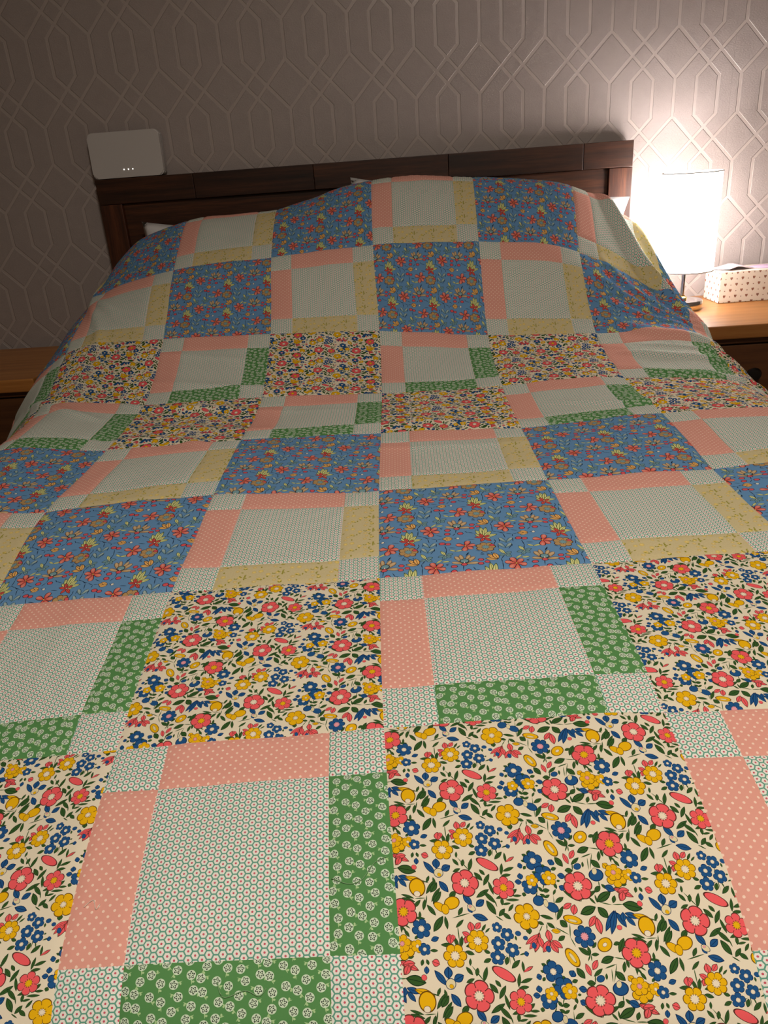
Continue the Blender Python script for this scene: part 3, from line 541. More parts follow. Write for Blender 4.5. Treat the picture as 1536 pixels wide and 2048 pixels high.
def simple_cotton(name, f):
    m, nt, out = new_mat(name)
    uvn = nt.n('ShaderNodeUVMap'); uvn.uv_map = 'print'; uv = uvn.outputs[0]
    d = nt.n('ShaderNodeBsdfDiffuse'); nt.put(d.inputs['Color'], f(nt, uv))
    nt.t.links.new(d.outputs[0], out.inputs[0])
    return m
def lattice_dist(nt, uv, a, b):
    """vector to the nearest point of the centred rectangular lattice a x b (points at corners and centres)"""
    u, v = nt.xy(uv)
    def cell(ox, oy):
        x = nt.m('SUBTRACT', nt.m('FLOORED_MODULO', nt.m('ADD', u, a/2+ox), a), a/2)
        y = nt.m('SUBTRACT', nt.m('FLOORED_MODULO', nt.m('ADD', v, b/2+oy), b), b/2)
        return x, y, nt.m('ADD', nt.m('MULTIPLY', x, x), nt.m('MULTIPLY', y, y))
    return cell(0, 0), cell(a/2, b/2)
def dots(nt, uv):
    c1, c2 = lattice_dist(nt, uv, 9.0, 8.8)
    d = nt.m('MINIMUM', c1[2], c2[2])
    return nt.mix(nt.m('LESS_THAN', d, 1.2), srgb(230, 164, 148), srgb(250, 216, 196))
M_PINK = simple_cotton('pink_dot_cotton', dots)
HEXD = 5.85
def hexes(nt, uv):
    c1, c2 = lattice_dist(nt, uv, HEXD*math.sqrt(3), HEXD)
    pick = nt.m('LESS_THAN', c2[2], c1[2])
    def sel(k):
        return nt.m('ADD', nt.m('MULTIPLY', pick, c2[k]), nt.m('MULTIPLY', nt.m('SUBTRACT', 1.0, pick), c1[k]))
    x, y, d2 = sel(0), sel(1), sel(2)
    ax, ay = nt.m('ABSOLUTE', x), nt.m('ABSOLUTE', y)
    hd = nt.m('MAXIMUM', ay, nt.m('ADD', nt.m('MULTIPLY', ax, 0.8660), nt.m('MULTIPLY', ay, 0.5)))
    col = nt.mix(nt.m('GREATER_THAN', hd, HEXD/2-0.55), srgb(238, 234, 224), srgb(104, 162, 140))
    return nt.mix(nt.m('LESS_THAN', d2, 0.72), col, srgb(206, 96, 110))
M_HEX = simple_cotton('hexagon_cotton', hexes)
def hearts(nt, uv):
    """small brown hearts and dots, alternating rows, on cream card"""
    c1, c2 = lattice_dist(nt, uv, 31.0, 32.0)
    def heart(c):
        x = nt.m('MULTIPLY', c[0], 1/4.6); y = nt.m('MULTIPLY', c[1], 1/4.6)
        ax = nt.m('ABSOLUTE', x)
        yy = nt.m('SUBTRACT', y, nt.m('MULTIPLY', nt.m('SQRT', ax), 0.75))
        return nt.m('LESS_THAN', nt.m('ADD', nt.m('MULTIPLY', x, x), nt.m('MULTIPLY', yy, yy)), 0.62)
    hm = nt.m('MAXIMUM', heart(c1), heart(c2))
    sh = nt.mapping(uv, loc=(15.5, 0, 0))
    d1, d2 = lattice_dist(nt, sh, 31.0, 32.0)
    dm = nt.m('LESS_THAN', nt.m('MINIMUM', d1[2], d2[2]), 2.2)
    return nt.mix(nt.m('MAXIMUM', hm, dm), srgb(236, 222, 204), srgb(150, 104, 84))
M_HEARTS = simple_cotton('heart_print_card', hearts)

# ------------------------------------------------------------------ the room
RX0, RX1, RY0, RZ1 = -2.0, 1.9, -4.2, 2.4
def slab(name, b, mat): return structure(box(name, b, mat, bevel=0))
slab('wall_back', (RX0-.1, RX1+.1, 0.0, 0.1, 0, RZ1), WALLPAPER)
slab('wall_left', (RX0-.1, RX0, RY0, 0.0, 0, RZ1), PAINT)
slab('wall_right', (RX1, RX1+.1, RY0, 0.0, 0, RZ1), PAINT)
slab('wall_front', (RX0-.1, RX1+.1, RY0-.1, RY0, 0, RZ1), PAINT)
slab('floor', (RX0-.1, RX1+.1, RY0-.1, 0.1, -0.1, 0), CARPET)
slab('ceiling', (RX0-.1, RX1+.1, RY0-.1, 0.1, RZ1, RZ1+.1), CEIL)
structure(box('baseboard_back', (RX0, RX1, -0.018, 0.0, 0, 0.12), SKIRT, bevel=0.004))

# ceiling light behind the camera
cl = thing('ceiling_light', 'round flush ceiling light with opal glass over the foot of the bed', 'ceiling light', (0.45, -2.6, RZ1))
lathe('mount_ring', [(0.0, -0.002), (0.17, -0.002), (0.17, -0.03), (0.155, -0.03)], CHROME, cl)
m_, nt_, out_ = new_mat('opal_glass_lit'); m_.cycles.emission_sampling = 'NONE'
em_ = nt_.n('ShaderNodeEmission'); em_.inputs[0].default_value = (1.0, 0.80, 0.60, 1); em_.inputs[1].default_value = 1.5
nt_.t.links.new(em_.outputs[0], out_.inputs[0])
lathe('opal_diffuser', [(0.155, -0.03), (0.14, -0.055), (0.09, -0.075), (0.0, -0.082)], m_, cl)
ld = bpy.data.lights.new('ceiling_light_glow', 'AREA'); ld.shape = 'DISK'; ld.size = 0.34; ld.energy = ROOM_LIGHT_W; ld.color = (1.0, 0.91, 0.80)
lo = bpy.data.objects.new('ceiling_light_glow', ld); COL.objects.link(lo); lo.location = (0, 0, -0.09); lo.parent = cl

# ------------------------------------------------------------------ bed
bed = thing('bed', 'dark wooden double bed with a low panelled headboard against the wall', 'bed')
hb = box('headboard', (-0.70, 0.70, -0.036, -0.018, 0.30, 0.94), ACACIA_X, bed)
xs = [-0.75, -0.47, -0.13, 0.245, 0.615, 0.75]
for a, b in zip(xs[:-1], xs[1:]):
    box('stave', (a+.0004, b-.0004, -0.052, -0.014, 0.937, 1.003), ACACIA_X, hb, bevel=0.0015)
for s in (-1, 1):
    x0, x1 = sorted((s*0.75, s*0.686))
    box('post', (x0, x1, -0.052, -0.014, 0.0, 0.936), ACACIA_Z, hb, bevel=0.002)
for z0 in (0.30, 0.43, 0.56, 0.69, 0.82):
    box('panel_board', (-0.686, 0.686, -0.040, -0.022, z0, z0+0.1285 if z0 < .8 else 0.9365), ACACIA_X, hb, bevel=0.0015)
for s in (-1, 1):
    x0, x1 = sorted((s*0.74, s*0.715))
    box('side_rail', (x0, x1, -2.04, -0.05, 0.16, 0.28), ACACIA_X, bed)
    x0, x1 = sorted((s*0.74, s*0.68))
    box('leg', (x0, x1, -2.07, -2.01, 0.0, 0.28), ACACIA_Z, bed)
box('foot_rail', (-0.68, 0.68, -2.06, -2.035, 0.16, 0.28), ACACIA_X, bed)
for k in range(11):
    box('slat', (-0.715, 0.715, -1.95+k*0.18, -1.88+k*0.18, 0.20, 0.218), OAK, bed)
mt = from_bm('mattress', box_bm(-0.70, 0.70, -2.02, -0.075, 0.22, 0.39, 0.03, 4), MATTRESS, None, True)
tag(mt, 'pale mattress lying on the bed frame under the patchwork quilt', 'mattress')

# ------------------------------------------------------------------ quilt surface
CP = np.array([[[-0.792, -2.17, -0.235], [-0.78, -2.16, 0.01], [-0.6492, -2.1627, 0.2012], [-0.3986, -2.1594, 0.2148], [-0.1455, -2.1525, 0.2279], [0.1028, -2.1534, 0.2366], [0.347, -2.1472, 0.2246], [0.5968, -2.1441, 0.2387], [0.8462, -2.1397, 0.2569], [0.93, -2.14, 0.06], [0.942, -2.16, -0.185]], [[-0.792, -2.08, -0.005], [-0.78, -2.07, 0.24], [-0.6492, -2.0727, 0.4312], [-0.3986, -2.0694, 0.4448], [-0.1455, -2.0625, 0.4579], [0.1028, -2.0634, 0.4666], [0.347, -2.0572, 0.4546], [0.5968, -2.0541, 0.4687], [0.8462, -2.0497, 0.4869], [0.93, -2.05, 0.29], [0.942, -2.07, 0.045]], [[-0.802, -1.835, 0.025], [-0.79, -1.825, 0.27], [-0.6638, -1.8246, 0.4658], [-0.416, -1.823, 0.4862], [-0.169, -1.8266, 0.5072], [0.0849, -1.8216, 0.5199], [0.3412, -1.8188, 0.5216], [0.5892, -1.808, 0.5141], [0.8383, -1.8013, 0.5135], [0.925, -1.8, 0.32], [0.937, -1.82, 0.075]], [[-0.812, -1.585, 0.055], [-0.8, -1.575, 0.3], [-0.6716, -1.5754, 0.4998], [-0.4197, -1.5739, 0.5221], [-0.1801, -1.5819, 0.5361], [0.0741, -1.5754, 0.5396], [0.3277, -1.5713, 0.545], [0.5737, -1.5588, 0.5405], [0.8238, -1.5536, 0.5357], [0.92, -1.555, 0.34], [0.932, -1.575, 0.095]], [[-0.827, -1.335, 0.08], [-0.815, -1.325, 0.325], [-0.6898, -1.3235, 0.5274], [-0.4437, -1.3365, 0.5479], [-0.1833, -1.3315, 0.5578], [0.0655, -1.327, 0.5489], [0.3166, -1.3213, 0.55], [0.5615, -1.3097, 0.5503], [0.8123, -1.3063, 0.5432], [0.92, -1.31, 0.345], [0.932, -1.33, 0.1]], [[-0.822, -1.08, 0.1], [-0.81, -1.07, 0.345], [-0.6749, -1.0685, 0.5499], [-0.4378, -1.0893, 0.5547], [-0.1903, -1.0842, 0.5616], [0.0611, -1.0773, 0.5539], [0.3115, -1.071, 0.5512], [0.5605, -1.0621, 0.5573], [0.8098, -1.0594, 0.5342], [0.935, -1.06, 0.345], [0.947, -1.08, 0.1]], [[-0.847, -0.83, 0.14], [-0.835, -0.82, 0.385], [-0.6821, -0.8207, 0.5645], [-0.4443, -0.8402, 0.5667], [-0.1946, -0.8362, 0.5665], [0.0556, -0.828, 0.5607], [0.3053, -0.8214, 0.5555], [0.5567, -0.8153, 0.5585], [0.8128, -0.8124, 0.5272], [0.955, -0.8, 0.365], [0.967, -0.82, 0.12]], [[-0.852, -0.615, 0.24], [-0.84, -0.605, 0.485], [-0.7035, -0.5867, 0.6317], [-0.455, -0.6062, 0.6562], [-0.2041, -0.6042, 0.6521], [0.0484, -0.5908, 0.6369], [0.2997, -0.58, 0.6153], [0.5508, -0.5743, 0.5994], [0.7974, -0.5656, 0.57], [0.925, -0.6, 0.42], [0.937, -0.62, 0.175]], [[-0.812, -0.395, 0.31], [-0.8, -0.385, 0.555], [-0.7043, -0.3539, 0.7157], [-0.4676, -0.3931, 0.7847], [-0.2149, -0.4054, 0.7989], [0.0382, -0.4121, 0.8159], [0.2956, -0.4062, 0.7999], [0.5457, -0.3872, 0.7632], [0.775, -0.415, 0.625], [0.84, -0.53, 0.48], [0.852, -0.55, 0.235]], [[-0.667, -0.13, 0.315], [-0.655, -0.12, 0.56], [-0.665, -0.155, 0.795], [-0.4696, -0.1657, 0.887], [-0.2199, -0.1808, 0.898], [0.0368, -0.2026, 0.9521], [0.2991, -0.204, 0.9463], [0.5568, -0.1859, 0.9034], [0.715, -0.205, 0.785], [0.745, -0.33, 0.585], [0.757, -0.35, 0.34]], [[-0.667, -0.03, 0.155], [-0.655, -0.02, 0.4], [-0.665, -0.055, 0.635], [-0.4696, -0.0657, 0.727], [-0.2199, -0.0808, 0.738], [0.0368, -0.1026, 0.7921], [0.2991, -0.104, 0.7863], [0.5568, -0.0859, 0.7434], [0.715, -0.105, 0.625], [0.745, -0.23, 0.425], [0.757, -0.25, 0.18]]])      # control points, one per patchwork seam crossing: [row seam][column seam] (x, y, z)
CI0, CJ0 = -5, -2
def cr_w(t):
    return np.stack([-.5*t+t*t-.5*t**3, 1-2.5*t*t+1.5*t**3, .5*t+2*t*t-1.5*t**3, -.5*t*t+.5*t**3], -1)
def surf0(U, V):
    a = np.clip(U-CI0, 0, CP.shape[1]-1-1e-6); b = np.clip(V-CJ0, 0, CP.shape[0]-1-1e-6)
    ia, ib = np.floor(a).astype(int), np.floor(b).astype(int)
    wa, wb = cr_w(a-ia), cr_w(b-ib)
    res = np.zeros(U.shape+(3,))
    nj, ni = CP.shape[:2]
    def cp(j, i):
        # linear extrapolation past the border
        jj, ii = np.clip(j, 0, nj-1), np.clip(i, 0, ni-1)
        p = CP[jj, ii]
        ej = CP[jj, ii]-CP[np.clip(jj-np.sign(j-jj), 0, nj-1), ii]
        ei = CP[jj, ii]-CP[jj, np.clip(ii-np.sign(i-ii), 0, ni-1)]
        return p + ej*(np.abs(j-jj))[..., None] + ei*(np.abs(i-ii))[..., None]
    for p in range(4):
        for q in range(4):
            res += cp(ib+p-1, ia+q-1)*(wb[..., p]*wa[..., q])[..., None]
    return res
RW = np.random.RandomState(5)
WAVES = [(RW.uniform(-1, 1, 2), RW.uniform(0, 6.28)) for _ in range(40)]
def noise2(U, V, f, k0, n=7):
    s = 0
    for k in range(k0, k0+n):
        d, ph = WAVES[k % 40]; th = math.atan2(d[1], d[0]) + k
        s = s + np.sin(f*(math.cos(th)*U+math.sin(th)*V)*(0.7+0.6*abs(d[0])) + ph*3 + k)
    return s/math.sqrt(n)
def sstep(a, b, x):
    t = np.clip((x-a)/(b-a), 0, 1); return t*t*(3-2*t)
FOLDS = [(2.15, 5.75, 3.1, 5.28, 0.036, 0.007), (2.0, 5.5, 2.95, 5.2, 0.034, 0.005), (2.5, 6.5, 3.2, 5.5, 0.04, 0.007), (2.3, 4.75, 3.5, 4.6, 0.034, 0.006), (2.38, 7.05, 3.12, 5.3, 0.07, 0.022), (2.75, 6.9, 3.45, 5.6, 0.09, 0.02), (2.2, 6.05, 3.1, 5.35, 0.045, 0.006), (2.1, 4.55, 3.3, 4.45, 0.05, 0.008), (2.2, 4.15, 3.4, 4.05, 0.04, 0.006), (2.3, 5.1, 3.2, 4.75, 0.08, 0.01), (-3.3, 6.6, -2.5, 5.4, 0.07, 0.008), (-3.4, 4.3, -2.2, 3.6, 0.05, 0.006), (-2.2, 4.0, -1.1, 3.7, 0.05, 0.006), (-2.0, 3.25, -1.2, 2.9, 0.05, 0.005), (-2.95, 6.0, -2.6, 4.9, 0.06, 0.006), (0.1, 3.2, 0.9, 3.1, 0.05, 0.004), (1.3, 3.5, 2.4, 3.2, 0.06, 0.006)]        # ridges: (u0, v0, u1, v1, width, height)
def wrinkle(U, V):
    d = 0.0022*noise2(U, V, 4.0, 0) + 0.0008*noise2(U, V, 11.0, 9)
    # slack rumples where the cover dips below the pillows
    mk = sstep(2.0, 3.0, V)*(1-sstep(5.0, 5.8, V))
    w = V*14 + 1.6*noise2(U, V, 1.5, 20, 4) + U*1.2
    r = (1-np.abs(np.sin(w*.5)))**2.5
    d = d + mk*0.0045*r*np.clip(0.35+0.5*noise2(U, V, 2.2, 27, 5), 0, 1)
    mk2 = sstep(4.6, 5.4, V)
    w2 = V*5 + U*9 + 1.2*noise2(U, V, 1.7, 13, 4)
    d = d + mk2*0.003*((1-np.abs(np.sin(w2*.5)))**2)*np.clip(0.3+0.5*noise2(U, V, 1.9, 3, 5), 0, 1)
    # a few gentle creases on the flat
    mk3 = 1-sstep(1.5, 2.5, V)
    d = d + mk3*0.0012*((1-np.abs(np.sin(U*4.2+0.8*noise2(U, V, 1.1, 30, 4))))**4)
    for (u0, v0, u1, v1, wd, ht) in FOLDS:
        dx, dy = u1-u0, v1-v0; L = math.hypot(dx, dy)
        t = ((U-u0)*dx+(V-v0)*dy)/(L*L); q = ((U-u0)*dy-(V-v0)*dx)/L
        q = q + 0.05*np.sin(t*5+u0*7)
        ends = sstep(-0.08, 0.18, t)*(1-sstep(0.82, 1.08, t))
        d = d + ht*ends*np.exp(-(q/wd)**2)
    return d
def surface(U, V, off=None):
    e = 0.02
    p = surf0(U, V)
    tu = surf0(U+e, V)-surf0(U-e, V); tv = surf0(U, V+e)-surf0(U, V-e)
    n = np.cross(tu, tv); n /= np.maximum(np.linalg.norm(n, axis=-1, keepdims=True), 1e-9)
    w = wrinkle(U, V)
    if off is not None: w = w + off
    return p + n*w[..., None]
def grid_mesh(name, P, uv=None):
    nv, nu = P.shape[:2]
    me = bpy.data.meshes.new(name)
    idx = np.arange(nv*nu).reshape(nv, nu)
    quads = np.stack([idx[:-1, :-1], idx[:-1, 1:], idx[1:, 1:], idx[1:, :-1]], -1).reshape(-1, 4)
    me.vertices.add(nv*nu); me.vertices.foreach_set('co', P.reshape(-1).astype(np.float32))
    me.loops.add(quads.size); me.loops.foreach_set('vertex_index', quads.reshape(-1).astype(np.int32))
    me.polygons.add(len(quads)); me.polygons.foreach_set('loop_start', np.arange(0, quads.size, 4, dtype=np.int32))
    me.polygons.foreach_set('use_smooth', np.ones(len(quads), bool))
    if uv is not None:
        l = me.uv_layers.new(name='print')
        l.data.foreach_set('uv', uv.reshape(-1, 2)[quads.reshape(-1)].reshape(-1).astype(np.float32))
    me.update(calc_edges=True); me.validate()
    return me

quilt = thing('patchwork_quilt', 'patchwork quilt top of floral, dotted, hexagon, green and yellow cotton covering the bed', 'quilt')
UMIN, UMAX, VMIN, VMAX = -4.6, 4.6, -2.0, 7.0
PRINTS = {'floral': (M_FLORAL, 'floral_patch'), 'blue': (M_BLUE, 'blue_floral_patch'), 'green': (M_GREEN, 'green_patch'),
          'yellow': (M_YELLOW, 'yellow_patch'), 'pink': (M_PINK, 'pink_dot_patch'), 'hex': (M_HEX, 'hexagon_patch')}
PHASE0 = {('floral', 0, 0): (0, 0), ('blue', 0, 2): (0, 0), ('green', -1, 0): (0, 0)}
def to_px(P):
    mw = np.array(cam_matrix()); d = (P-mw[:3, 3])@mw[:3, :3]
    z = np.maximum(-d[..., 2], 1e-3)
    return 768+FPX*d[..., 0]/z, 1024-FPX*d[..., 1]/z
patches = []
rp = random.Random(21)
for r in range(-1, 8):
    for c in range(-5, 5):
        fam = 'floral' if (r//2) % 2 == 0 else 'blue'
        acc = 'green' if fam == 'floral' else 'yellow'
        cells = []
        if (r+c) % 2 == 0: cells.append((fam, 0, 1, 0, 1))
        else:
            a, b = 0.2, 0.8
            cells += [('hex', 0, a, 0, a), ('hex', b, 1, 0, a), ('hex', 0, a, b, 1), ('hex', b, 1, b, 1), ('hex', a, b, a, b),
                      ('pink', 0, a, a, b), ('pink', a, b, b, 1), (acc, b, 1, a, b), (acc, a, b, 0, a)]
        for (kind, u0, u1, v0, v1) in cells:
            U0, U1, V0, V1 = max(c+u0, UMIN), min(c+u1, UMAX), max(r-1+v0, VMIN), min(r-1+v1, VMAX)
            if U1-U0 < 0.03 or V1-V0 < 0.03: continue
            ph = PHASE0.get((kind, c, r))
            if ph is None: ph = (rp.uniform(0, 400), rp.uniform(0, 400))
            step = 1/44
            nu, nv = max(3, int(round((U1-U0)/step))+1), max(3, int(round((V1-V0)/step))+1)
            U, V = np.meshgrid(np.linspace(U0, U1, nu), np.linspace(V0, V1, nv))
            edge = np.minimum(np.minimum(U-U0, U1-U), np.minimum(V-V0, V1-V))*250      # mm from the patch's seam
            puck = 0.0007*np.sin((U+V)*83+c)*np.exp(-edge/9.0)
            off = -0.0016*np.exp(-(edge/3.2)**2) + puck*(1-np.exp(-edge/2.0))
            P = surface(U, V, off)
            uv = np.stack([(U-c)*250+ph[0], (V-(r-1))*250+ph[1]], -1)
            X, Y = to_px(P)
            vis = (X > -20) & (X < 1556) & (Y > -20) & (Y < 2068)
            area = ((X.max()-X.min())*(Y.max()-Y.min())*vis.mean())
            patches.append((area, kind, P, uv))
patches.sort(key=lambda t: -t[0])
KEEP = 290
for area, kind, P, uv in patches[:KEEP]:
    mat, nm = PRINTS[kind]
    link(nm, grid_mesh(nm, P, uv), mat, quilt)
rest = patches[KEEP:]
if rest:
    kinds = list(PRINTS); allP, allq, alluv, mi, base = [], [], [], [], 0
    for area, kind, P, uv in rest:
        nv, nu = P.shape[:2]; idx = np.arange(nv*nu).reshape(nv, nu)+base
        q = np.stack([idx[:-1, :-1], idx[:-1, 1:], idx[1:, 1:], idx[1:, :-1]], -1).reshape(-1, 4)
        allP.append(P.reshape(-1, 3)); alluv.append(uv.reshape(-1, 2)); allq.append(q); mi += [kinds.index(kind)]*len(q); base += nv*nu
    Pa, qa, ua = np.concatenate(allP), np.concatenate(allq), np.concatenate(alluv)
    me = bpy.data.meshes.new('outer_patchwork')
    me.vertices.add(len(Pa)); me.vertices.foreach_set('co', Pa.reshape(-1).astype(np.float32))
    me.loops.add(qa.size); me.loops.foreach_set('vertex_index', qa.reshape(-1).astype(np.int32))
    me.polygons.add(len(qa)); me.polygons.foreach_set('loop_start', np.arange(0, qa.size, 4, dtype=np.int32))
    me.polygons.foreach_set('use_smooth', np.ones(len(qa), bool))
    l = me.uv_layers.new(name='print'); l.data.foreach_set('uv', ua[qa.reshape(-1)].reshape(-1).astype(np.float32))
    for k in kinds: me.materials.append(PRINTS[k][0])
    me.polygons.foreach_set('material_index', np.array(mi, np.int32))
    me.update(calc_edges=True); me.validate()
    o = link('outer_patchwork', me, None, quilt); o['kind'] = 'stuff'
nU, nV = int((UMAX-UMIN)*22)+1, int((VMAX-VMIN)*22)+1
U, V = np.meshgrid(np.linspace(UMIN, UMAX, nU), np.linspace(VMIN, VMAX, nV))
link('lining', grid_mesh('lining', surface(U, V, np.full(U.shape, -0.0034))), LINING, quilt)

def quilt_pt(u, v, h=0.001):
    return Vector(surface(np.array([u]), np.array([v]), np.array([h]))[0])
def tube_obj(name, pts, rad, mat, n=6):
    bm = bmesh.new(); rings = []
    pts = [Vector(p) for p in pts]
    for i, p in enumerate(pts):
        d = (pts[min(i+1, len(pts)-1)]-pts[max(i-1, 0)]).normalized()
        a = d.orthogonal().normalized(); b = d.cross(a)
        rings.append([bm.verts.new(p+rad*(math.cos(6.2832*k/n)*a+math.sin(6.2832*k/n)*b)) for k in range(n)])
    for r0, r1 in zip(rings[:-1], rings[1:]):
        for k in range(n): bm.faces.new((r0[k], r0[(k+1) % n], r1[(k+1) % n], r1[k]))
    bm.faces.new(rings[0][::-1]); bm.faces.new(rings[-1])
    return from_bm(name, bm, mat, None, True)
def thread(pts, mat, label):
    C = []
    for i in range(len(pts)-1):
        p0 = pts[max(i-1, 0)]; p1 = pts[i]; p2 = pts[i+1]; p3 = pts[min(i+2, len(pts)-1)]
        for t in np.linspace(0, 1, 8, endpoint=False):
            w = cr_w(np.array([t]))[0]
            C.append((sum(w[k]*p[0] for k, p in enumerate((p0, p1, p2, p3))), sum(w[k]*p[1] for k, p in enumerate((p0, p1, p2, p3)))))
    C.append(pts[-1])
    o = tube_obj('loose_thread', [quilt_pt(u, v, 0.0008) for u, v in C], 0.00035, mat)
    tag(o, label, 'thread', 'loose threads on the quilt')
thread([(-0.955, -0.62), (-0.93, -0.60), (-0.915, -0.63), (-0.905, -0.615)], THREAD_PALE, 'short pale curled thread lying on the pink dotted patch nearest the camera')
thread([(-0.19, -0.58), (-0.14, -0.60), (-0.10, -0.59), (-0.06, -0.54), (-0.02, -0.52)], THREAD_GREEN, 'long green thread lying across the nearest upright green patch')
thread([(-0.52, -0.86), (-0.50, -0.90), (-0.44, -0.885), (-0.40, -0.90), (-0.38, -0.88)], THREAD_GREEN, 'looped green thread lying on the nearest horizontal green patch')

# ------------------------------------------------------------------ duvet and pillows under the quilt
nU, nV = 60, 64
U, V = np.meshgrid(np.linspace(-2.72, 2.72, nU), np.linspace(-0.75, 4.9, nV))
top = surface(U, V, np.full(U.shape, -0.016))
edge = np.minimum(np.minimum(U+2.72, 2.72-U), np.minimum(V+0.75, 4.9-V))
top[..., 2] = 0.395+(top[..., 2]-0.395)*np.sqrt(np.clip(edge/0.35, 0, 1))
bot = top.copy(); bot[..., 2] = 0.393
me_t = grid_mesh('duvet', top)
dv = bmesh.new(); dv.from_mesh(me_t)
vs = [dv.verts.new(p) for p in bot.reshape(-1, 3)]
for j in range(nV-1):
    for i in range(nU-1):
        k = j*nU+i; dv.faces.new((vs[k], vs[k+nU], vs[k+nU+1], vs[k+1]))
bmesh.ops.remove_doubles(dv, verts=dv.verts[:], dist=0.0025)
bpy.data.meshes.remove(me_t)
tag(from_bm('duvet', dv, PILLOW, None, True), 'plain white duvet lying between the mattress and the patchwork quilt', 'duvet')

def pillow(label, M, w, h, th, droop=0.0):
    n = 33; bm = bmesh.new(); lay = {}
    for s in (1, -1):
        for j in range(n):
            for i in range(n):
                a, b = -1+2*i/(n-1), -1+2*j/(n-1)
                if s == -1 and (i in (0, n-1) or j in (0, n-1)):
                    lay[(s, i, j)] = lay[(1, i, j)]; continue
                pin = 1-0.07*(1-abs(a)**2)*(abs(b)**4); pin2 = 1-0.07*(1-abs(b)**2)*(abs(a)**4)
                z = s*th/2*((1-a**4)*(1-b**4))**0.5
                z += 0.004*math.sin(7*a+3*b)*(1-a*a)*(1-b*b)
                y = b*h/2*pin - droop*a*a*a*0
                lay[(s, i, j)] = bm.verts.new((a*w/2*pin2, y, z))
    for s in (1, -1):
        for j in range(n-1):
            for i in range(n-1):
                f = (lay[(s, i, j)], lay[(s, i+1, j)], lay[(s, i+1, j+1)], lay[(s, i, j+1)])
                bm.faces.new(f if s == 1 else f[::-1])
    o = from_bm('pillow', bm, PILLOW, None, True); o.matrix_world = M
    return tag(o, label, 'pillow', 'pillows against the headboard')
def up_mat(x, y, z, lean, roll):
    return Matrix.Translation((x, y, z)) @ Matrix.Rotation(math.radians(roll), 4, 'Y') @ Matrix.Rotation(math.radians(90-lean), 4, 'X')
pillow('white pillow propped at the lamp end of the headboard with a drooping corner', up_mat(0.325, -0.118, 0.69, 4, 7.5), 0.765, 0.45, 0.125)
pillow('white pillow propped at the shadowed end of the headboard', up_mat(-0.362, -0.118, 0.645, 4, 4.0), 0.55, 0.45, 0.125)

# ------------------------------------------------------------------ nightstands
def nightstand(x0, x1, zt, yf, yb, label):
    t = thing('nightstand', label, 'nightstand', group='nightstands beside the bed')
    box('top', (x0, x1, yf, yb, zt-0.034, zt), OAK, t, bevel=0.003)
    a, b = x0+0.018, x1-0.018
    box('moulding', (a-0.006, b+0.006, yf+0.016, yb-0.008, zt-0.050, zt-0.0345), OAK_DARK, t, bevel=0.003)
    box('side_panel', (a, a+0.018, yf+0.03, yb-0.018, 0.06, zt-0.0505), OAK_DARK, t)
    box('side_panel', (b-0.018, b, yf+0.03, yb-0.018, 0.06, zt-0.0505), OAK_DARK, t)
    box('back_panel', (a+.0185, b-.0185, yb-0.024, yb-0.018, 0.06, zt-0.0505), OAK_DARK, t)
    box('plinth', (a, b, yf+0.035, yb-0.018, 0.0, 0.0595), OAK_DARK, t)
    dz = (zt-0.0505-0.062)/3
    for k in range(3):
        z1 = zt-0.054-k*dz
        d = box('drawer', (a+0.0205, b-0.0205, yf+0.025, yb-0.05, z1-dz+0.006, z1), OAK_DARK, t, bevel=0.003)
        for kx in (x0+0.172, x1-0.172):
            kn = lathe('knob', [(0.0, 0.0), (0.009, 0.0), (0.008, 0.012), (0.0165, 0.018), (0.0175, 0.025), (0.013, 0.031), (0.0, 0.033)], BLACK_KNOB, d, 24)
            kn.rotation_euler = (math.pi/2, 0, 0); kn.location = (kx, yf+0.025, z1-dz/2+0.002)
    return t
nightstand(0.812, 1.340, 0.568, -0.444, -0.004, 'honey oak nightstand with black knobs holding the lit lamp')
nightstand(-1.44, -0.868, 0.545, -0.452, -0.030, 'oak nightstand in shadow on the side away from the lamp')

# ------------------------------------------------------------------ lamp
LX, LY, LZ = 0.870, -0.187, 0.568
lamp = thing('table_lamp', 'lit table lamp with white cylinder shade on a round chrome base', 'lamp', (LX, LY, LZ))
lathe('base', [(0.0, 0.0005), (0.053, 0.0005), (0.0545, 0.003), (0.0545, 0.0225), (0.053, 0.0245), (0.014, 0.0265), (0.0, 0.0265)], CHROME, lamp, 64)
lathe('collar', [(0.0, 0.0265), (0.013, 0.0265), (0.013, 0.031), (0.008, 0.034), (0.008, 0.0365), (0.0, 0.0365)], BRASS, lamp, 32)
lathe('stem', [(0.0, 0.0365), (0.0055, 0.0365), (0.0055, 0.135), (0.012, 0.136), (0.012, 0.165), (0.0, 0.166)], CHROME, lamp, 24)
m_, nt_, out_ = new_mat('lit_lamp_shade')
tr_ = nt_.n('ShaderNodeBsdfTranslucent'); tr_.inputs[0].default_value = (0.85, 0.82, 0.78, 1)
df_ = nt_.n('ShaderNodeBsdfDiffuse'); df_.inputs[0].default_value = (0.85, 0.82, 0.78, 1)
em_ = nt_.n('ShaderNodeEmission'); em_.inputs[0].default_value = (1.0, 0.95, 0.945, 1); em_.inputs[1].default_value = LAMP_SHADE_EMIT
mx_ = nt_.n('ShaderNodeMixShader'); mx_.inputs[0].default_value = 0.5
ad_ = nt_.n('ShaderNodeAddShader')
for a_, b_ in ((tr_.outputs[0], mx_.inputs[1]), (df_.outputs[0], mx_.inputs[2]), (mx_.outputs[0], ad_.inputs[0]), (em_.outputs[0], ad_.inputs[1]), (ad_.outputs[0], out_.inputs[0])): nt_.t.links.new(a_, b_)
R0, S0, S1 = 0.0735, 0.103, 0.348
